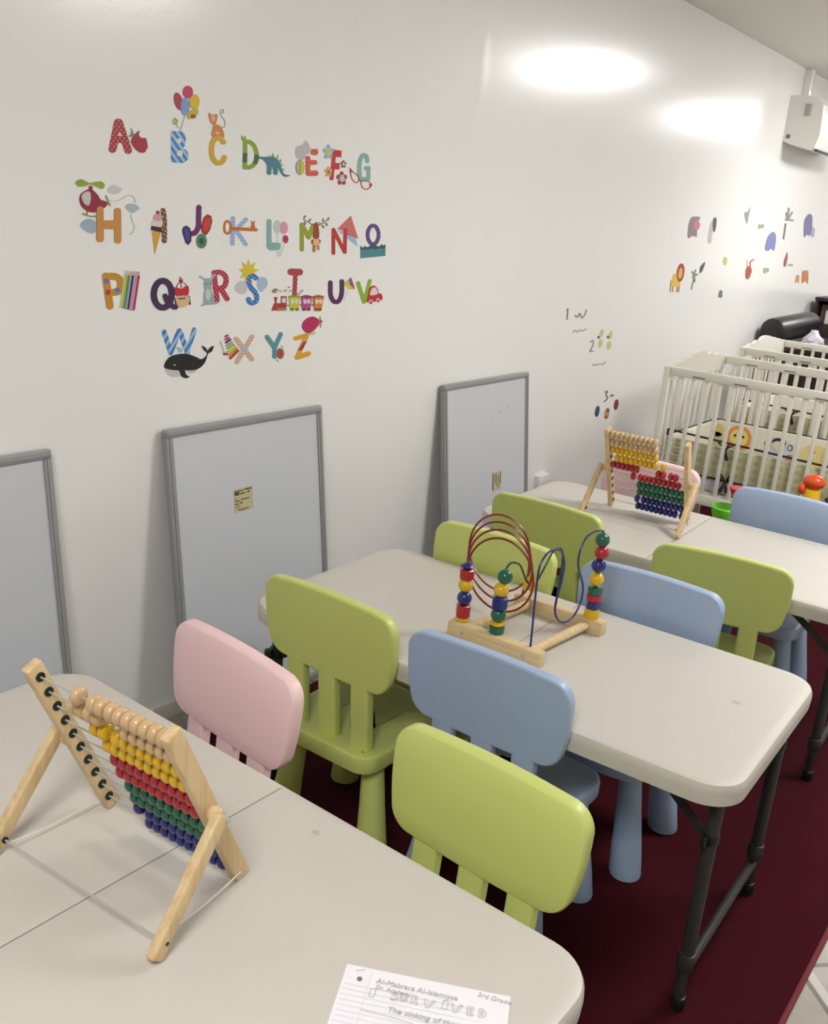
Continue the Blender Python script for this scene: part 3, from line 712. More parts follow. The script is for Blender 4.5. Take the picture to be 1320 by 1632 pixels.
b = BM(); box(b, (0, 5.40, 2.3535), (.045, 5.47, CEIL-.001), .004); o = obj('pipe_cover', b, M_wall); tag(o, 'cream pipe cover running from the air conditioner up to the ceiling', 'pipe cover')
# ------------------------------------------------------------------ wall outlet box
t = thing('wall_outlet', 'small white surface outlet box on the wall beside the back table', 'outlet', (0, 2.60, .355))
b = BM(); box(b, (0, -.05, -.035), (.028, .05, .033), .003); obj('box', b, M_white, t)
b = BM(); box(b, (.028, -.008, -.026), (.0288, .004, -.018)); obj('socket', b, M_black, t)

# ------------------------------------------------------------------ plastic toys behind the back table
M_or = mat('orange_plastic', (236, 86, 30), rough=.25, coat=.3); M_ye = mat('yellow_plastic', (240, 190, 30), rough=.3)
M_rd = mat('red_plastic', (208, 34, 44), rough=.3); M_gr = mat('green_plastic', (96, 180, 40), rough=.35)
TX, TY = 1.126, 2.90
t = thing('plastic_toy_figure', 'yellow plastic toy with a rounded orange head behind the blue back chair', 'toy', (TX, TY, 0))
b = BM(); lathe(b, (0, 0, 0), (0, 0, 1), [(0, .07), (.015, .078), (.22, .062), (.38, .05), (.48, .038), (.53, .03)], 24); obj('body', b, M_ye, t)
b = BM(); ball(b, (0, 0, .561), .034, (1.35, 1.05, .95)); obj('head', b, M_or, t)
b = BM(); ball(b, (-.040, -.01, .526), .023, (.8, .9, 1.1)); obj('ear', b, M_or, t)
t = thing('plastic_stacking_toy', 'green plastic toy with a red flared post at the foot of the crib', 'toy', (.86, 2.70, 0))
b = BM(); lathe(b, (0, 0, 0), (0, 0, 1), [(0, .09), (.02, .10), (.26, .07), (.36, .062), (.38, .05)], 24); obj('base', b, M_gr, t)
b = BM(); lathe(b, (-.01, -.01, .36), (0, 0, 1), [(0, .045), (.03, .058), (.06, .064), (.065, .06), (.035, .04)], 24); obj('leaf_cup', b, mat('lime_plastic', (116, 214, 60), rough=.35), t)
b = BM(); lathe(b, (.03, 0, .36), (0, 0, 1), [(0, .022), (.10, .02), (.125, .034), (.15, .046), (.155, .04)], 24); obj('post', b, M_rd, t)

# ------------------------------------------------------------------ wall stickers (flat vinyl, at their real places on the wall)
def wall_at(px, py):
    """where the line of sight through a photo pixel meets the left wall (x = 0): returns (y, z) in metres"""
    v = CAM_D+CAM_R*((px-660)/CAM_F)-CAM_U*((py-816)/CAM_F)
    p = CAM_O-v*(CAM_O.x/v.x); return Vector((p.y, p.z))
def ell(cx, cy, rx, ry, rot=0, n=26):
    c, s = math.cos(math.radians(rot)), math.sin(math.radians(rot))
    return [Vector((cx+rx*math.cos(2*PI*k/n)*c-ry*math.sin(2*PI*k/n)*s, cy+rx*math.cos(2*PI*k/n)*s+ry*math.sin(2*PI*k/n)*c)) for k in range(n)]
def stroke_outline(P, w_):
    P = [Vector(p) for p in P]; h = w_/2; L_, R_ = [], []
    def nrm(a, b): d = (b-a).normalized(); return Vector((-d.y, d.x))
    for i, p in enumerate(P):
        if i == 0: n = nrm(P[0], P[1]); m_ = n
        elif i == len(P)-1: n = nrm(P[-2], P[-1]); m_ = n
        else:
            n1, n2 = nrm(P[i-1], p), nrm(p, P[i+1]); m_ = n1+n2
            m_ = m_.normalized() if m_.length > 1e-6 else n1; m_ = m_/max(.4, m_.dot(n1))
        L_.append(p+m_*h); R_.append(p-m_*h)
    def cap(c, frm): return [c+Matrix.Rotation(-PI*k/8, 2) @ (frm-c) for k in range(1, 8)]
    return L_+cap(P[-1], L_[-1])+R_[::-1]+cap(P[0], R_[0])
class Stk:
    def __init__(s, o, k, name, label, cat, group):
        s.o, s.k = o, k; s.pts = []; s.n = 0; s.root = thing(name, label, cat, (0, 0, 0), 0, group); s.parts = []
    def T(s, p): return wall_at(s.o[0]+p[0]/s.k, s.o[1]+p[1]/s.k)
    def add(s, part, m_, *shapes):
        b = BM(); s.n += 1; x0 = .0006+.00025*s.n
        if isinstance(m_, tuple): m_ = mat('print_%d_%d_%d' % m_, m_, rough=.42)
        for i, sh in enumerate(shapes):
            kd = sh[0]; x = x0+.00003*i
            if kd == 'P': lp = [Vector(p) for p in sh[1]]
            elif kd == 'S': lp = catmull([Vector(p) for p in sh[1]], 4, True)
            elif kd == 'E': lp = ell(*sh[1:])
            elif kd == 'L': lp = stroke_outline(sh[1], sh[2])
            elif kd == 'C': lp = stroke_outline(catmull([Vector(p) for p in sh[1]], 6), sh[2])
            elif kd in ('R', 'RE'):
                mid = catmull([Vector(p) for p in sh[1]], 5, True) if kd == 'R' else ell(*sh[1:5]); w_ = sh[-1]
                outer, inner = inset(mid, w_/2), inset(mid, -w_/2)
                q = [[s.T(p) for p in l] for l in (outer, inner)]; s.pts += q[0]
                loops = [[Vector((0, p.x, p.y)) for p in q[0]], [Vector((x, p.x, p.y)) for p in q[0]], [Vector((x, p.x, p.y)) for p in q[1]], [Vector((0, p.x, p.y)) for p in q[1]]]
                loft(b, loops, False, False); continue
            q = [s.T(p) for p in lp]; s.pts += q
            loft(b, [[Vector((0, p.x, p.y)) for p in q], [Vector((x, p.x, p.y)) for p in q]])
        s.parts.append(obj(part, b, m_, None, .3)); return s
    def end(s):
        y = sum(p.x for p in s.pts)/len(s.pts); z = sum(p.y for p in s.pts)/len(s.pts)
        s.root.location = (0, y, z)
        for o in s.parts:
            o.data.transform(Matrix.Translation((0, -y, -z))); o.parent = s.root
def letter(o, k, label): return Stk(o, k, 'letter_sticker', label, 'wall sticker', 'alphabet stickers on the wall')
def star(cx, cy, r1x, r1y, r2, n, rot=0):
    return [Vector((cx+(r1x if i % 2 == 0 else r1x*r2)*math.cos(rot+PI*i/n), cy+(r1y if i % 2 == 0 else r1y*r2)*math.sin(rot+PI*i/n))) for i in range(2*n)]
def flower(cx, cy, R, n=5, asp=1.35): return [('E', cx+R*.62*math.cos(-PI/2+2*PI*k/n), cy+R*.62*asp*math.sin(-PI/2+2*PI*k/n), R*.30, R*.42, 0, 14) for k in range(n)]
D_red = pattern('red_polka_print', (166, 36, 48), (226, 160, 156), 'dots', 110, .7, .2)
D_crim = pattern('crimson_polka_print', (172, 28, 62), (236, 176, 186), 'dots', 115, .7, .2)
D_blue = pattern('blue_polka_print', (44, 108, 184), (150, 192, 232), 'dots', 95, .5, .24)
D_teal = pattern('teal_polka_print', (66, 132, 148), (190, 216, 216), 'dots', 120, .7, .2)
D_brown = pattern('brown_polka_print', (110, 68, 42), (226, 190, 150), 'dots', 100, .4, .2)
D_purp = pattern('purple_polka_print', (70, 44, 112), (160, 150, 200), 'dots', 110, .6, .22)
S_blue = pattern('blue_stripe_print', (62, 122, 184), (164, 196, 228), 'stripes', 62, -.8, .5)
S_blue2 = pattern('blue_slant_stripe_print', (62, 122, 184), (156, 190, 226), 'stripes', 55, .7, .5)
Z_red = pattern('red_zigzag_print', (200, 66, 50), (224, 130, 100), 'zigzag', 95, 0, .35)
Z_blue = pattern('blue_knit_print', (122, 160, 204), (176, 200, 224), 'zigzag', 120, 0, .5)
Z_tan = pattern('tan_zigzag_print', (228, 190, 156), (150, 140, 140), 'zigzag', 110, 0, .3)
K_teal = pattern('teal_check_print', (118, 164, 160), (150, 186, 182), 'checks', 160, 0, .3)
K_red = pattern('red_check_print', (196, 58, 66), (228, 172, 170), 'stripes', 150, .3, .3)
S_pink = pattern('pink_swirl_print', (196, 84, 126), (238, 196, 210), 'stripes', 190, .5, .5)
PALE = (222, 212, 204)

o, k = (160, 170), 13.2
letter(o, k, 'red polka-dot letter A sticker with a bitten red apple').add('letter', D_red, ('L', [(368, 335), (255, 890)], 168), ('L', [(392, 335), (582, 918)], 160), ('L', [(330, 690), (500, 690)], 150)) \
 .add('counter', PALE, ('S', [(402, 525), (440, 615), (405, 618), (370, 600)])) \
 .add('apple', (164, 40, 48), ('S', [(700, 610), (740, 560), (790, 515), (830, 520), (805, 560), (820, 620), (860, 655), (910, 660), (950, 660), (975, 740), (990, 830), (980, 890), (955, 905), (945, 950), (880, 972), (800, 950), (720, 880), (665, 800), (640, 740), (660, 660)])) \
 .add('leaf', (104, 138, 70), ('S', [(595, 632), (620, 590), (670, 590), (650, 630)]), ('P', [(630, 440), (672, 500), (688, 565), (655, 530)])).add('stem', (70, 50, 40), ('L', [(640, 550), (712, 602)], 14)).end()
o, k = (260, 120), 10.88
letter(o, k, 'blue striped letter B sticker under a bunch of balloons').add('letter', S_blue, ('S', [(135, 990), (160, 970), (290, 970), (350, 990), (385, 1050), (390, 1140), (375, 1220), (345, 1262), (400, 1300), (435, 1370), (430, 1440), (390, 1500), (330, 1520), (190, 1510), (140, 1490), (136, 1240)])) \
 .add('counter', (226, 224, 216), ('E', 275, 1135, 42, 42), ('E', 285, 1355, 52, 55)) \
 .add('balloon', (172, 48, 58), ('E', 262, 450, 72, 155, -14)).add('balloon', (192, 48, 102), ('E', 425, 290, 88, 110)).add('balloon', (184, 184, 54), ('S', [(425, 640), (590, 580), (592, 680), (500, 742), (430, 750)])) \
 .add('balloon', (132, 152, 206), ('E', 375, 542, 76, 152)).add('balloon', (220, 184, 42), ('E', 540, 460, 85, 132)).add('balloon', (186, 44, 36), ('E', 515, 710, 46, 36)) \
 .add('ribbon', (206, 204, 200), ('L', [(375, 690), (290, 962)], 7), ('L', [(210, 840), (268, 915)], 6)).add('flower', (176, 196, 84), *flower(205, 795, 52)).end()
letter(o, k, 'mustard letter C sticker with a ginger cat sitting on top').add('tail', (150, 128, 108), ('C', [(1020, 910), (1070, 880), (1060, 780), (1000, 690), (1000, 612), (1040, 600), (1045, 650), (1020, 652)], 14)) \
 .add('body', (206, 128, 68), ('S', [(880, 850), (950, 860), (1010, 900), (1050, 1000), (1045, 1075), (850, 1070), (848, 960)])).add('head', (206, 130, 76), ('S', [(788, 655), (850, 682), (932, 672), (936, 740), (920, 820), (880, 858), (830, 832), (800, 760)])) \
 .add('face', (228, 176, 128), ('E', 862, 745, 34, 62)).add('paws', (234, 190, 140), ('E', 935, 1000, 42, 20)) \
 .add('letter', (208, 166, 46), ('C', [(1045, 1160), (1000, 1105), (930, 1085), (860, 1150), (836, 1280), (852, 1420), (910, 1505), (970, 1520), (1030, 1490), (1056, 1425)], 84)).end()
o, k = (380, 200), 13.2
letter(o, k, 'green banded letter D sticker beside a teal dinosaur').add('letter', (134, 164, 52), ('L', [(140, 385), (133, 880)], 95), ('C', [(140, 345), (230, 348), (320, 420), (375, 560), (378, 700), (320, 825), (220, 882), (130, 870)], 92), ('P', [(55, 200), (100, 248), (150, 215), (160, 320), (100, 350), (60, 290)])) \
 .add('band', (62, 100, 52), ('P', [(92, 580), (187, 580), (180, 780), (84, 770)]), ('P', [(335, 610), (425, 622), (415, 760), (390, 815), (288, 800), (326, 730)])) \
 .add('spines', (196, 196, 96), ('P', [(590, 665), (605, 618), (628, 665)]), ('P', [(638, 665), (660, 603), (684, 665)]), ('P', [(775, 700), (830, 608), (848, 700)]), ('P', [(890, 800), (945, 820), (912, 868)])) \
 .add('spines', (110, 160, 178), ('P', [(690, 665), (725, 578), (752, 675)]), ('P', [(855, 745), (892, 698), (895, 795)]), ('P', [(918, 905), (956, 910), (945, 970)])) \
 .add('dinosaur', (70, 126, 142), ('S', [(410, 680), (440, 650), (520, 660), (680, 660), (760, 670), (830, 730), (880, 820), (910, 930), (960, 1020), (1082, 1048), (1010, 1080), (940, 1060), (880, 980), (830, 880), (815, 1030), (760, 1035), (725, 1000), (740, 970), (710, 880), (690, 870), (680, 1025), (620, 1030), (590, 985), (600, 960), (595, 830), (540, 750), (480, 700), (430, 705)])).end()
o, k = (460, 210), 8.8
letter(o, k, 'orange-red zigzag letter E sticker with a grey elephant on a ball').add('elephant', (190, 187, 186), ('S', [(90, 280), (110, 210), (180, 185), (205, 168), (230, 125), (270, 150), (300, 230), (290, 300), (250, 320), (220, 385), (150, 392), (100, 350)])) \
 .add('ball', (128, 54, 50), ('E', 158, 500, 61, 106)).add('ball_panel', (176, 186, 190), ('E', 150, 498, 46, 98)).add('ball_panel', (222, 196, 34), ('S', [(160, 402), (205, 450), (208, 540), (170, 598), (155, 500)])).add('ball_panel', (150, 186, 60), ('S', [(150, 402), (168, 404), (172, 500), (165, 600), (150, 600), (142, 500)])) \
 .add('letter', Z_red, ('L', [(268, 365), (268, 580)], 60), ('L', [(278, 583), (376, 580)], 76), ('L', [(300, 430), (362, 430)], 72), ('P', [(315, 242), (400, 238), (412, 300), (382, 330), (310, 316)])).end()
letter(o, k, 'plain red letter F sticker surrounded by four flowers').add('letter', (194, 44, 48), ('L', [(640, 285), (602, 655)], 56), ('P', [(622, 248), (742, 265), (738, 358), (640, 352)]), ('P', [(610, 432), (712, 440), (712, 530), (610, 526)])) \
 .add('flower', (146, 178, 202), *flower(555, 285, 86)).add('flower_centre', (214, 192, 88), ('E', 556, 288, 34, 46)).add('flower', (206, 176, 96), *flower(555, 562, 60)).add('flower_centre', (196, 96, 52), ('E', 555, 562, 18, 26)) \
 .add('flower', (112, 86, 82), *flower(765, 455, 44)).add('flower_centre', (226, 190, 186), ('E', 765, 455, 17, 24)).add('flower', (174, 44, 88), *flower(742, 655, 80)).add('flower_centre', (176, 208, 204), ('E', 742, 652, 34, 52)).end()
letter(o, k, 'teal checked letter G sticker with red cat-eye glasses').add('letter', K_teal, ('C', [(1102, 410), (1088, 345), (1040, 332), (1002, 400), (990, 520), (1002, 640), (1055, 668), (1110, 655)], 62), ('L', [(1118, 505), (1118, 665)], 54), ('L', [(1085, 512), (1122, 512)], 64)) \
 .add('glasses', (164, 46, 54), ('R', [(862, 525), (900, 562), (972, 620), (984, 680), (950, 715), (910, 690), (880, 640)], 13), ('R', [(1016, 705), (1060, 682), (1120, 702), (1160, 742), (1130, 790), (1080, 806), (1032, 780)], 13), ('L', [(985, 672), (1020, 692)], 18), ('P', [(1128, 735), (1176, 735), (1140, 792)]), ('P', [(852, 500), (900, 560), (868, 580)])).end()
o, k = (110, 280), 11
letter(o, k, 'orange letter H sticker with a red helicopter above it').add('cloud', (204, 203, 203), ('S', [(670, 235), (740, 170), (800, 160), (870, 190), (930, 240), (860, 310), (780, 325), (700, 300)])) \
 .add('cloud', (170, 190, 200), ('S', [(980, 555), (1010, 505), (1090, 485), (1180, 510), (1235, 575), (1180, 615), (1110, 655), (1030, 610)])).add('cloud', (158, 178, 194), ('S', [(195, 870), (250, 790), (340, 755), (440, 790), (480, 880), (460, 985), (370, 1005), (260, 950)])) \
 .add('trail', (198, 197, 190), ('C', [(720, 440), (830, 445), (930, 400), (1040, 340), (1130, 380), (1160, 470)], 11), ('C', [(1080, 680), (1100, 780), (1140, 880), (1120, 980), (1060, 1030)], 13)) \
 .add('rotor', (142, 168, 44), ('S', [(115, 110), (190, 60), (280, 90), (360, 128), (440, 112), (560, 100), (622, 160), (580, 227), (500, 202), (380, 155), (280, 180), (180, 190), (120, 150)])).add('skid', (140, 150, 70), ('C', [(235, 665), (320, 700), (400, 712), (490, 706)], 24), ('L', [(310, 630), (310, 690)], 18)) \
 .add('helicopter', (146, 30, 62), ('S', [(180, 420), (200, 330), (270, 270), (340, 240), (420, 260), (500, 340), (550, 420), (610, 440), (667, 470), (640, 540), (560, 590), (480, 632), (380, 640), (280, 600), (210, 520)]), ('L', [(375, 205), (375, 262)], 58)) \
 .add('window', (206, 202, 202), ('S', [(210, 370), (250, 300), (340, 275), (370, 340), (365, 450), (330, 520), (260, 490)])).add('tail_rotor', (150, 178, 124), ('L', [(642, 352), (715, 520)], 24)) \
 .add('letter', (200, 140, 66), ('L', [(535, 592), (540, 1108)], 118), ('L', [(845, 617), (850, 1130)], 114), ('P', [(560, 782), (830, 782), (830, 930), (560, 930)])).end()
o, k = (230, 310), 11
letter(o, k, 'brown polka-dot letter I sticker with an ice-cream cone').add('letter', D_brown, ('C', [(325, 282), (345, 400), (350, 600), (348, 812)], 92)).add('cone', (208, 162, 62), ('P', [(128, 640), (292, 655), (180, 1052)])) \
 .add('scoop', (228, 208, 204), ('E', 222, 500, 98, 78)).add('scoop', (208, 160, 178), ('E', 232, 405, 80, 66)).add('wafer_band', (46, 26, 22), ('P', [(125, 548), (305, 580), (295, 662), (115, 622)])).add('cherry', (178, 38, 52), ('E', 234, 315, 30, 33)).end()
letter(o, k, 'purple letter J sticker with three jewels').add('letter', (108, 34, 96), ('C', [(955, 225), (950, 400), (945, 560), (890, 668), (800, 690)], 94)) \
 .add('jewel', (50, 36, 92), ('P', [(680, 570), (740, 543), (800, 590), (825, 700), (820, 820), (770, 886), (720, 850), (680, 720), (660, 640)])).add('jewel_facet', (80, 64, 150), ('P', [(700, 600), (735, 585), (775, 630), (792, 720), (785, 800), (755, 830), (728, 790), (705, 700)])) \
 .add('jewel', (152, 46, 46), ('P', [(1040, 400), (1105, 348), (1170, 375), (1187, 470), (1150, 620), (1080, 716), (1010, 672), (988, 580)])).add('jewel_facet', (208, 62, 52), ('P', [(1060, 430), (1110, 400), (1150, 430), (1140, 560), (1080, 650), (1025, 620), (1030, 540)])) \
 .add('jewel', (88, 128, 104), ('E', 1000, 815, 91, 128)).add('jewel_facet', (40, 82, 58), ('E', 996, 815, 46, 62, 0, 8)).end()
o, k = (350, 330), 10.154
letter(o, k, 'blue knitted letter K sticker crossed by an orange key').add('letter', Z_blue, ('L', [(215, 178), (205, 592)], 72), ('L', [(425, 200), (262, 372)], 68), ('L', [(275, 390), (420, 600)], 68)) \
 .add('key', (198, 106, 42), ('R', [(125, 225), (170, 270), (175, 340), (165, 400), (125, 430), (85, 400), (75, 330), (85, 260)], 36), ('L', [(185, 345), (590, 368)], 54), ('P', [(500, 212), (530, 242), (575, 218), (560, 262), (578, 352), (492, 346), (515, 282)])).end()
letter(o, k, 'teal checked letter L sticker with three lollipops').add('stick', (206, 204, 198), ('L', [(935, 430), (940, 800)], 10), ('L', [(1045, 600), (980, 800)], 10), ('L', [(1030, 440), (960, 790)], 8)) \
 .add('lollipop', (196, 206, 202), ('E', 930, 320, 62, 106)).add('lollipop', S_pink, ('E', 1036, 336, 66, 100)).add('lollipop', (180, 36, 94), ('E', 1066, 520, 43, 66)) \
 .add('letter', K_teal, ('L', [(798, 228), (800, 630)], 72), ('S', [(770, 590), (960, 578), (975, 640), (955, 688), (800, 692)])).end()
o, k = (470, 330), 8.25
letter(o, k, 'olive letter M sticker with a monkey hanging from a branch').add('letter', (152, 162, 44), ('L', [(90, 232), (90, 558)], 56), ('L', [(90, 235), (180, 395)], 64), ('L', [(178, 395), (242, 245)], 62)) \
 .add('branch', (50, 40, 32), ('C', [(110, 160), (180, 200), (250, 240), (330, 230), (400, 190), (445, 150)], 9)).add('leaves', (124, 138, 86), *[('E', x, y, 13, 25, r, 14) for x, y, r in ((128, 130, 30), (195, 172, 30), (132, 212, -20), (368, 172, 10), (437, 156, 35), (415, 226, -25), (368, 256, -30))]) \
 .add('tail', (150, 84, 60), ('RE', 308, 222, 24, 20, 8)).add('body', (154, 66, 44), ('S', [(255, 220), (300, 225), (314, 400), (238, 400)])).add('limb', (176, 124, 64), ('L', [(255, 495), (250, 572)], 40), ('L', [(300, 490), (308, 556)], 20)) \
 .add('ear', (130, 78, 50), ('E', 230, 455, 15, 30), ('E', 319, 450, 14, 28)).add('face', (228, 184, 134), ('E', 275, 462, 43, 44)).end()
letter(o, k, 'red letter N sticker with a folded checked napkin').add('napkin_lining', (152, 188, 224), ('P', [(678, 362), (802, 408), (822, 522), (690, 412)]), ('P', [(560, 300), (640, 330), (640, 365), (600, 345)])) \
 .add('napkin', K_red, ('P', [(555, 290), (735, 113), (832, 416), (690, 366), (600, 298)])).add('letter', (184, 48, 44), ('L', [(505, 297), (505, 607)], 46), ('L', [(506, 297), (655, 592)], 48), ('L', [(655, 592), (662, 300)], 46)).end()
letter(o, k, 'purple dotted letter O sticker standing in a teal ocean').add('letter', D_purp, ('RE', 1028, 365, 72, 122, 50)).add('ocean', (76, 136, 148), ('P', [(860, 540), (1190, 515), (1190, 642), (860, 674)])) \
 .add('wave', (46, 86, 94), ('P', [(860, 508), (890, 535), (925, 512), (950, 528), (1000, 500), (1040, 488), (1080, 510), (1110, 520), (1138, 488), (1165, 507), (1190, 488), (1190, 535), (1150, 552), (1110, 540), (1060, 557), (1010, 548), (960, 562), (910, 550), (862, 572)])).end()
o, k = (150, 410), 8.25
q = letter(o, k, 'orange spotted letter P sticker beside a row of pencils').add('letter', pattern('orange_mottled_print', (204, 148, 48), (184, 126, 40), 'dots', 180, .5, .3), ('L', [(150, 250), (205, 640)], 100), ('C', [(150, 255), (260, 252), (330, 290), (345, 380), (315, 448), (200, 465)], 94)) \
 .add('spot', (98, 118, 196), ('E', 158, 310, 30, 38), ('E', 300, 432, 32, 36)).add('spot', (176, 46, 78), ('E', 180, 460, 32, 37))
for i, c in enumerate(((206, 210, 126), (164, 190, 112), (86, 140, 78), (172, 166, 190), (48, 34, 74), (176, 168, 198), (226, 142, 156), (152, 40, 76))):
    xt, xb = 402+24.5*i, 344+23*i
    q.add('pencil', c, ('P', [(xt-11, 235), (xt+13, 235), (xb+13, 660+4.5*i), (xb-11, 658+4.5*i)])); q.add('pencil_tip', (214, 196, 184), ('P', [(xt-9, 236), (xt+8, 172+2*i), (xt+13, 236)]))
q.end()
letter(o, k, 'dark purple letter Q sticker with a red-crowned queen').add('hair', (70, 54, 54), ('L', [(1074, 545), (1076, 640)], 30), ('L', [(1245, 520), (1255, 612)], 28)).add('face', (218, 188, 144), ('S', [(1080, 520), (1240, 515), (1246, 600), (1200, 650), (1150, 662), (1100, 640), (1078, 580)])) \
 .add('fringe', (58, 44, 46), ('L', [(1112, 545), (1188, 540)], 18)).add('crown_frame', (150, 36, 40), ('C', [(1080, 400), (1100, 350), (1140, 328), (1190, 345), (1215, 378)], 8), ('L', [(1140, 330), (1143, 400)], 8), ('P', [(1115, 290), (1165, 290), (1160, 325), (1118, 325)]), ('E', 1135, 272, 14, 11)) \
 .add('crown', (196, 36, 40), ('S', [(1058, 400), (1100, 400), (1150, 412), (1200, 380), (1238, 385), (1226, 500), (1080, 512)])).add('crown_band', (196, 176, 186), ('L', [(1085, 516), (1224, 508)], 16)) \
 .add('letter', (62, 32, 74), ('RE', 900, 485, 118, 177, 78), ('C', [(930, 508), (960, 580), (1030, 645), (1066, 655)], 66)).end()
o, k = (310, 410), 10.154
letter(o, k, 'crimson polka-dot letter R sticker with a grey rabbit').add('letter', D_crim, ('L', [(318, 290), (365, 690)], 84), ('C', [(315, 250), (420, 246), (500, 310), (505, 420), (450, 495), (330, 500)], 84), ('L', [(420, 505), (525, 668)], 88)) \
 .add('ear', (164, 178, 178), ('L', [(90, 315), (185, 372)], 38), ('L', [(268, 352), (322, 286)], 40)).add('rabbit', (152, 174, 174), ('S', [(160, 360), (220, 335), (270, 370), (280, 450), (270, 520), (310, 640), (330, 720), (382, 750), (280, 768), (200, 770), (88, 790), (140, 740), (140, 620), (160, 520), (145, 470)])) \
 .add('belly', (198, 208, 204), ('E', 215, 600, 44, 92)).add('eye', (40, 44, 50), ('E', 180, 436, 9, 12), ('E', 250, 428, 9, 12)).end()
letter(o, k, 'blue dotted letter S sticker before a yellow sun and clouds').add('cloud', (172, 192, 214), ('S', [(1010, 470), (1030, 350), (1100, 315), (1170, 360), (1178, 450), (1120, 530), (1060, 560)])).add('cloud', (202, 203, 208), ('S', [(645, 510), (680, 430), (750, 385), (830, 400), (850, 500), (810, 585), (720, 585)])) \
 .add('sun', (220, 198, 42), ('P', star(875, 235, 165, 205, .55, 9, -PI/2))).add('letter', D_blue, ('C', [(995, 340), (950, 302), (890, 322), (872, 400), (910, 490), (980, 570), (1006, 660), (970, 730), (900, 735), (872, 680)], 76)).end()
o, k = (420, 420), 6.6
q = letter(o, k, 'red polka-dot letter T sticker rising above a little train').add('letter', D_red, ('L', [(288, 88), (380, 90)], 72), ('L', [(335, 110), (325, 338)], 46)) \
 .add('engine', (174, 50, 52), ('P', [(80, 495), (110, 418), (238, 414), (242, 490)]), ('P', [(110, 353), (144, 353), (134, 420), (120, 420)])).add('cab', (160, 52, 58), ('P', [(180, 343), (242, 343), (242, 420), (182, 420)])).add('window', (222, 218, 210), ('P', [(190, 362), (232, 362), (232, 412), (192, 412)])) \
 .add('wheel', (150, 142, 62), ('E', 155, 482, 18, 17), ('E', 190, 480, 18, 17), ('E', 224, 478, 16, 17)).add('coupling', (120, 50, 50), ('L', [(240, 438), (280, 440)], 9), ('L', [(370, 436), (405, 436)], 9), ('L', [(490, 434), (525, 436)], 9))
for c, c2, x0, x1, x2, x3 in (((192, 198, 52), (216, 222, 190), 263, 377, 366, 278), ((184, 72, 134), (224, 206, 222), 393, 502, 486, 404), ((216, 126, 46), (232, 214, 200), 518, 624, 602, 530)):
    q.add('wagon', c, ('P', [(x0, 352), (x1, 350), (x2, 478), (x3, 478)])); q.add('window', c2, ('E', x0*.68+x1*.32, 398, 18, 25), ('E', x0*.32+x1*.68, 396, 18, 25))
    q.add('roof', tuple(int(v*.72) for v in c), ('C', [(x0+2, 352), ((x0+x1)/2, 338), (x1-2, 350)], 14)); q.add('wheel', tuple(int(v*.6) for v in c), ('E', x3+18, 480, 15, 16), ('E', x2-16, 480, 15, 16))
q.add('smoke_star', (172, 140, 110), ('P', star(112, 285, 24, 26, .45, 5, -PI/2)))
q.add('smoke_dot', (150, 150, 146), *[('E', x, y, 6, 7, 0, 10) for x, y in ((138, 272), (170, 288), (222, 282), (262, 248), (280, 285), (384, 300), (402, 284), (362, 322))]).end()
letter(o, k, 'purple letter U sticker with a striped umbrella').add('stick', (204, 202, 196), ('L', [(890, 265), (850, 395)], 5)).add('umbrella', (208, 198, 62), ('P', [(842, 206), (890, 172), (912, 228), (956, 274), (900, 268), (866, 240)])).add('umbrella_panel', (96, 118, 186), ('P', [(890, 172), (920, 146), (916, 228), (905, 222)])).add('umbrella_panel', (168, 44, 110), ('P', [(920, 146), (960, 268), (914, 226)])) \
 .add('letter', (86, 36, 88), ('C', [(702, 200), (705, 330), (740, 398), (788, 394), (820, 320), (823, 187)], 46)).end()
letter(o, k, 'green letter V sticker with a small red car').add('letter', (138, 178, 52), ('L', [(995, 206), (1056, 402)], 44), ('L', [(1060, 402), (1118, 182)], 40)) \
 .add('car', (190, 40, 50), ('S', [(1085, 405), (1092, 345), (1110, 262), (1160, 230), (1200, 268), (1212, 310), (1242, 322), (1246, 380), (1160, 402)])).add('window', (222, 218, 214), ('S', [(1120, 332), (1134, 272), (1165, 250), (1190, 275), (1197, 320)])) \
 .add('wheel', (232, 206, 196), ('E', 1127, 405, 20, 25), ('E', 1203, 388, 19, 24)).add('hub', (140, 54, 48), ('E', 1127, 410, 11, 18), ('E', 1203, 392, 11, 16)).end()
o, k = (240, 500), 7.333
letter(o, k, 'blue striped letter W sticker above a black whale').add('letter', S_blue2, ('L', [(157, 213), (235, 455)], 60), ('L', [(235, 455), (332, 198)], 58), ('L', [(340, 200), (430, 450)], 58), ('L', [(425, 450), (512, 186)], 54)).add('spout', (172, 194, 196), ('E', 345, 425, 26, 30), ('E', 318, 402, 14, 18)) \
 .add('belly', (200, 197, 194), ('S', [(172, 640), (250, 655), (330, 660), (345, 722), (250, 732), (190, 690)]), ('S', [(420, 660), (545, 650), (480, 698)])) \
 .add('whale', (22, 22, 26), ('S', [(160, 630), (175, 560), (230, 500), (330, 470), (430, 470), (520, 500), (590, 530), (640, 500), (658, 460), (622, 425), (596, 373), (648, 403), (665, 435), (690, 397), (735, 376), (712, 440), (668, 470), (642, 550), (590, 620), (520, 655), (440, 662), (402, 662), (415, 710), (452, 736), (400, 752), (350, 720), (325, 665), (240, 655)])).add('eye', (206, 206, 202), ('E', 275, 597, 10, 10)).end()
q = letter(o, k, 'tan zigzag letter X sticker beside a rainbow xylophone').add('letter', Z_tan, ('L', [(1000, 296), (1184, 532)], 58), ('L', [(1184, 270), (1006, 564)], 56)).add('centre_band', (172, 188, 194), ('S', [(1060, 405), (1100, 385), (1130, 390), (1130, 420), (1095, 440), (1065, 430)]))
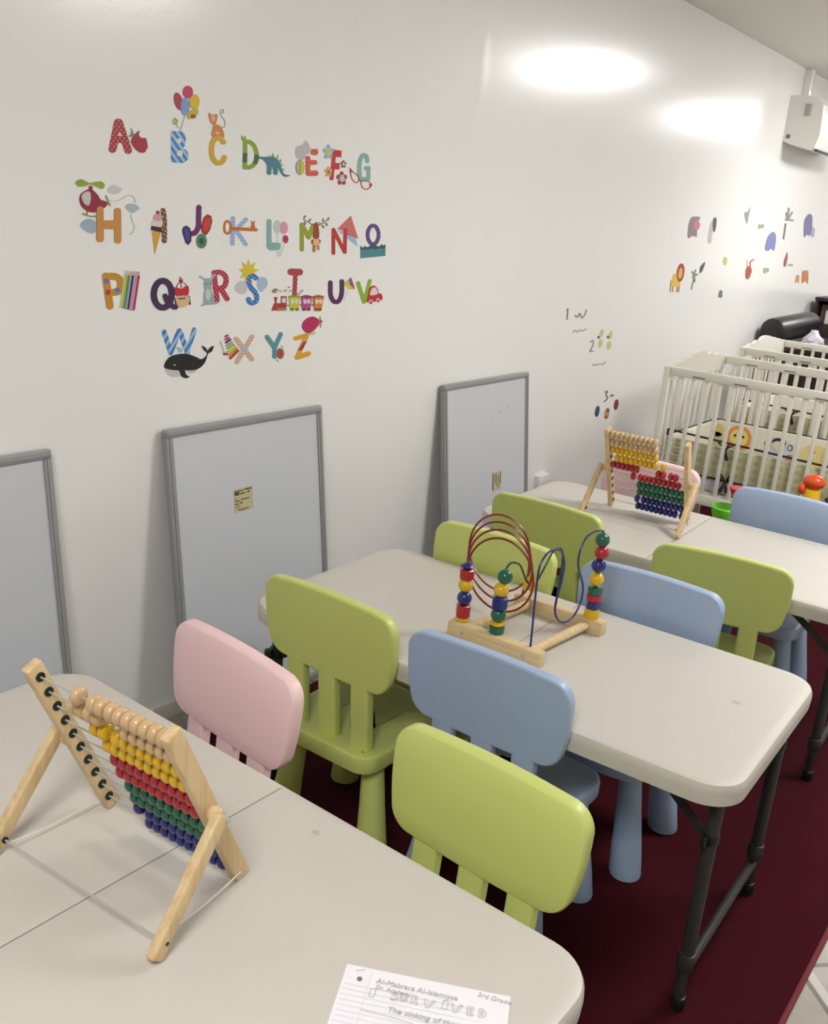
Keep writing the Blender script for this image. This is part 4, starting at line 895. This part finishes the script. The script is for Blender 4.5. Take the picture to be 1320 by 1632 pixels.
for c, a_, b_ in (((190, 46, 98), (872, 266), (900, 253)), ((192, 62, 112), (872, 302), (915, 280)), ((92, 36, 72), (880, 337), (930, 303)), ((146, 166, 178), (886, 373), (950, 335)), ((166, 186, 72), (892, 407), (970, 360)), ((208, 202, 54), (902, 443), (990, 386)), ((208, 142, 52), (914, 483), (1006, 408)), ((168, 66, 48), (926, 522), (1020, 430))):
    q.add('xylophone_bar', c, ('L', [a_, b_], 23))
q.add('mallet', (224, 212, 204), ('L', [(815, 320), (862, 455)], 8)).add('mallet_head', (164, 52, 44), ('E', 859, 470, 11, 14), ('E', 886, 467, 10, 13)).end()
o, k = (340, 490), 6.947
letter(o, k, 'teal polka-dot letter Y sticker with a red yo-yo').add('letter', D_teal, ('L', [(595, 328), (676, 440)], 54), ('L', [(745, 295), (680, 440)], 50), ('L', [(678, 432), (675, 545)], 50)).add('yo_yo', (128, 112, 88), ('E', 740, 510, 43, 62)).add('yo_yo_centre', (194, 50, 40), ('E', 738, 510, 27, 43)) \
 .add('motion_mark', (120, 122, 118), ('L', [(750, 425), (775, 442)], 6), ('L', [(695, 575), (722, 600)], 6)).end()
letter(o, k, 'yellow letter Z sticker under a magenta airship').add('letter', (218, 162, 46), ('L', [(910, 342), (1030, 312)], 50), ('L', [(1030, 315), (928, 550)], 54), ('L', [(925, 552), (1052, 512)], 56)).add('band', (164, 32, 78), ('P', [(998, 380), (1034, 376), (978, 474), (934, 478)])) \
 .add('gondola', (196, 204, 124), ('L', [(1070, 296), (1122, 282)], 22)).add('fin', (150, 182, 94), ('P', [(1162, 135), (1184, 93), (1197, 152)]), ('P', [(1168, 188), (1190, 228), (1197, 168)])).add('airship', (182, 36, 92), ('S', [(980, 220), (1000, 150), (1060, 108), (1120, 104), (1172, 150), (1150, 210), (1090, 272), (1030, 282)])).add('nose', (196, 60, 66), ('E', 1190, 155, 14, 16)).end()

# animal stickers farther along the wall
o, k = (1040, 310), 4.714
def animal(label): return Stk(o, k, 'animal_sticker', label, 'wall sticker', 'animal stickers above the cribs')
animal('grey hippo sticker with a pink snout, top left of the animal stickers').add('body', (142, 128, 134), ('S', [(265, 325), (270, 230), (290, 175), (320, 165), (360, 172), (345, 205), (335, 290), (333, 318), (300, 312)])).add('snout', (216, 122, 154), ('E', 335, 230, 22, 37)).end()
animal('black and grey animal sticker just right of the hippo').add('body', (194, 194, 190), ('S', [(415, 360), (420, 290), (440, 200), (452, 240), (442, 355)])).add('back', (78, 76, 76), ('S', [(455, 272), (455, 190), (475, 172), (482, 200), (470, 275)])).end()
animal('small grey bird sticker with a raised wing in the top row').add('body', (152, 152, 148), ('S', [(690, 140), (715, 130), (736, 92), (722, 170), (708, 222)])).end()
animal('tiny olive butterfly sticker above the blue elephant').add('wing', (158, 164, 128), ('E', 805, 242, 11, 19)).add('wing', (158, 164, 128), ('E', 828, 238, 10, 17)).end()
animal('periwinkle blue elephant sticker standing alone').add('body', (132, 134, 190), ('S', [(845, 415), (850, 370), (870, 310), (910, 280), (930, 320), (915, 420), (890, 408), (870, 425)])).end()
animal('tall grey palm tree sticker between the blue elephants').add('trunk', (112, 98, 98), ('L', [(985, 332), (1000, 222)], 13)).add('fronds', (136, 130, 136), *[('L', [(1012, 190), p], 15) for p in ((1025, 105), (1050, 135), (1055, 195), (1005, 140), (1000, 190), (1030, 170))]).end()
animal('indigo mother and baby elephant sticker at the far right').add('mother', (116, 114, 164), ('S', [(1138, 320), (1140, 200), (1175, 147), (1202, 170), (1195, 300), (1180, 300), (1172, 315), (1160, 300)])).add('baby', (172, 168, 200), ('S', [(1192, 322), (1198, 250), (1220, 258), (1212, 325), (1202, 310)])).end()
animal('yellow lion sticker with a red mane').add('leg', (184, 130, 70), ('L', [(140, 650), (132, 730)], 9)).add('leg', (184, 130, 70), ('L', [(158, 650), (150, 730)], 9)).add('leg', (184, 130, 70), ('L', [(190, 650), (182, 730)], 9)).add('leg', (184, 130, 70), ('L', [(204, 650), (196, 730)], 9)).add('body', (228, 194, 84), ('S', [(140, 685), (145, 640), (162, 598), (190, 600), (208, 650), (198, 690)])).add('mane', (168, 60, 52), ('E', 210, 587, 28, 70, 8)).add('face', (230, 176, 84), ('E', 208, 592, 16, 42, 8)).end()
animal('small olive palm sticker right of the lion').add('trunk', (112, 106, 98), ('L', [(293, 712), (310, 630)], 9)).add('fronds', (124, 142, 94), *[('L', [(314, 610), p], 12) for p in ((322, 568), (340, 600), (298, 580), (300, 620), (318, 655))]).end()
animal('dark blue-grey bird sticker flying above the small palm').add('body', (82, 86, 98), ('S', [(355, 590), (360, 540), (397, 508), (375, 575)])).end()
animal('lime green leaf sticker in the lower animal row').add('leaf', (192, 206, 122), ('E', 545, 500, 17, 33, 6)).end()
animal('red monkey sticker swinging with a raised arm').add('arm', (190, 110, 96), ('C', [(735, 545), (735, 508), (760, 490)], 12), ('L', [(712, 545), (710, 490)], 5)).add('body', (176, 82, 72), ('S', [(700, 628), (700, 570), (720, 538), (747, 568), (725, 632)])).end()
animal('pale green butterfly sticker right of the red monkey').add('wing', (164, 178, 144), ('E', 843, 572, 12, 23)).add('wing', (164, 178, 144), ('E', 864, 568, 12, 18)).end()
animal('red parrot sticker beside a row of grey dots').add('body', (154, 82, 84), ('S', [(985, 535), (990, 490), (1012, 433), (1016, 480), (1000, 540)])).add('dots', (140, 138, 140), *[('E', x, 530, 5, 9, 0, 10) for x in (1024, 1037, 1050)]).end()
animal('orange bear and cub sticker above the black bolster').add('bear', (202, 128, 68), ('S', [(1122, 665), (1125, 580), (1150, 572), (1172, 578), (1168, 672), (1148, 652)])).add('cub', (206, 152, 98), ('S', [(1070, 667), (1080, 610), (1103, 608), (1098, 667), (1085, 655)])).end()
animal('tiny dark grey bird sticker lowest of the animals').add('body', (112, 114, 114), ('S', [(495, 770), (505, 722), (524, 726), (522, 772)])).end()
# counting stickers
o, k = (860, 460), 6.6
def count(label): return Stk(o, k, 'number_sticker', label, 'wall sticker', 'counting stickers between whiteboard and cribs')
count('grey number 1 sticker with a wriggling worm').add('numeral', (116, 112, 108), ('L', [(298, 212), (290, 322)], 13), ('L', [(298, 212), (286, 226)], 9)).add('worm', (152, 142, 138), ('C', [(375, 280), (395, 300), (425, 262), (448, 308), (478, 270), (492, 226)], 15)).add('word', (168, 158, 154), ('C', [(355, 458), (378, 440), (400, 456), (425, 434), (450, 446), (488, 424)], 11)).end()
count('grey number 2 sticker with two yellow-green butterflies').add('numeral', (120, 118, 110), ('C', [(538, 562), (560, 544), (566, 580), (546, 628), (530, 660), (566, 658)], 10)).add('wing', (202, 206, 142), ('E', 652, 470, 20, 44, 15)).add('wing', (202, 206, 142), ('E', 640, 575, 22, 44, 10)).add('wing', (202, 206, 142), ('E', 746, 488, 20, 46, 15)).add('wing', (202, 206, 142), ('E', 730, 595, 22, 44, 10)).add('head', (120, 122, 74), ('E', 622, 512, 13, 15)).add('head', (120, 122, 74), ('E', 720, 508, 14, 15)) \
 .add('word', (180, 170, 166), ('C', [(560, 805), (580, 795), (600, 805), (630, 790), (660, 795), (690, 772)], 12)).end()
count('dark number 3 sticker with three coloured ovals').add('numeral', (78, 78, 84), ('C', [(688, 1088), (714, 1080), (698, 1124), (716, 1138), (706, 1168), (680, 1190)], 11)).add('word', (140, 138, 140), ('C', [(740, 1142), (758, 1112), (765, 1136), (782, 1118)], 8)).add('oval', (58, 70, 124), ('E', 607, 1290, 23, 60, 10)).add('oval', (132, 50, 62), ('E', 806, 1220, 23, 57, 10)) \
 .add('oval', (204, 152, 92), ('E', 707, 1313, 24, 59, 10)).add('oval_tip', (72, 96, 134), ('S', [(700, 1290), (712, 1258), (730, 1262), (732, 1295)])).add('oval_tip', (192, 84, 60), ('S', [(682, 1345), (722, 1335), (712, 1362), (695, 1370), (684, 1362)])).end()
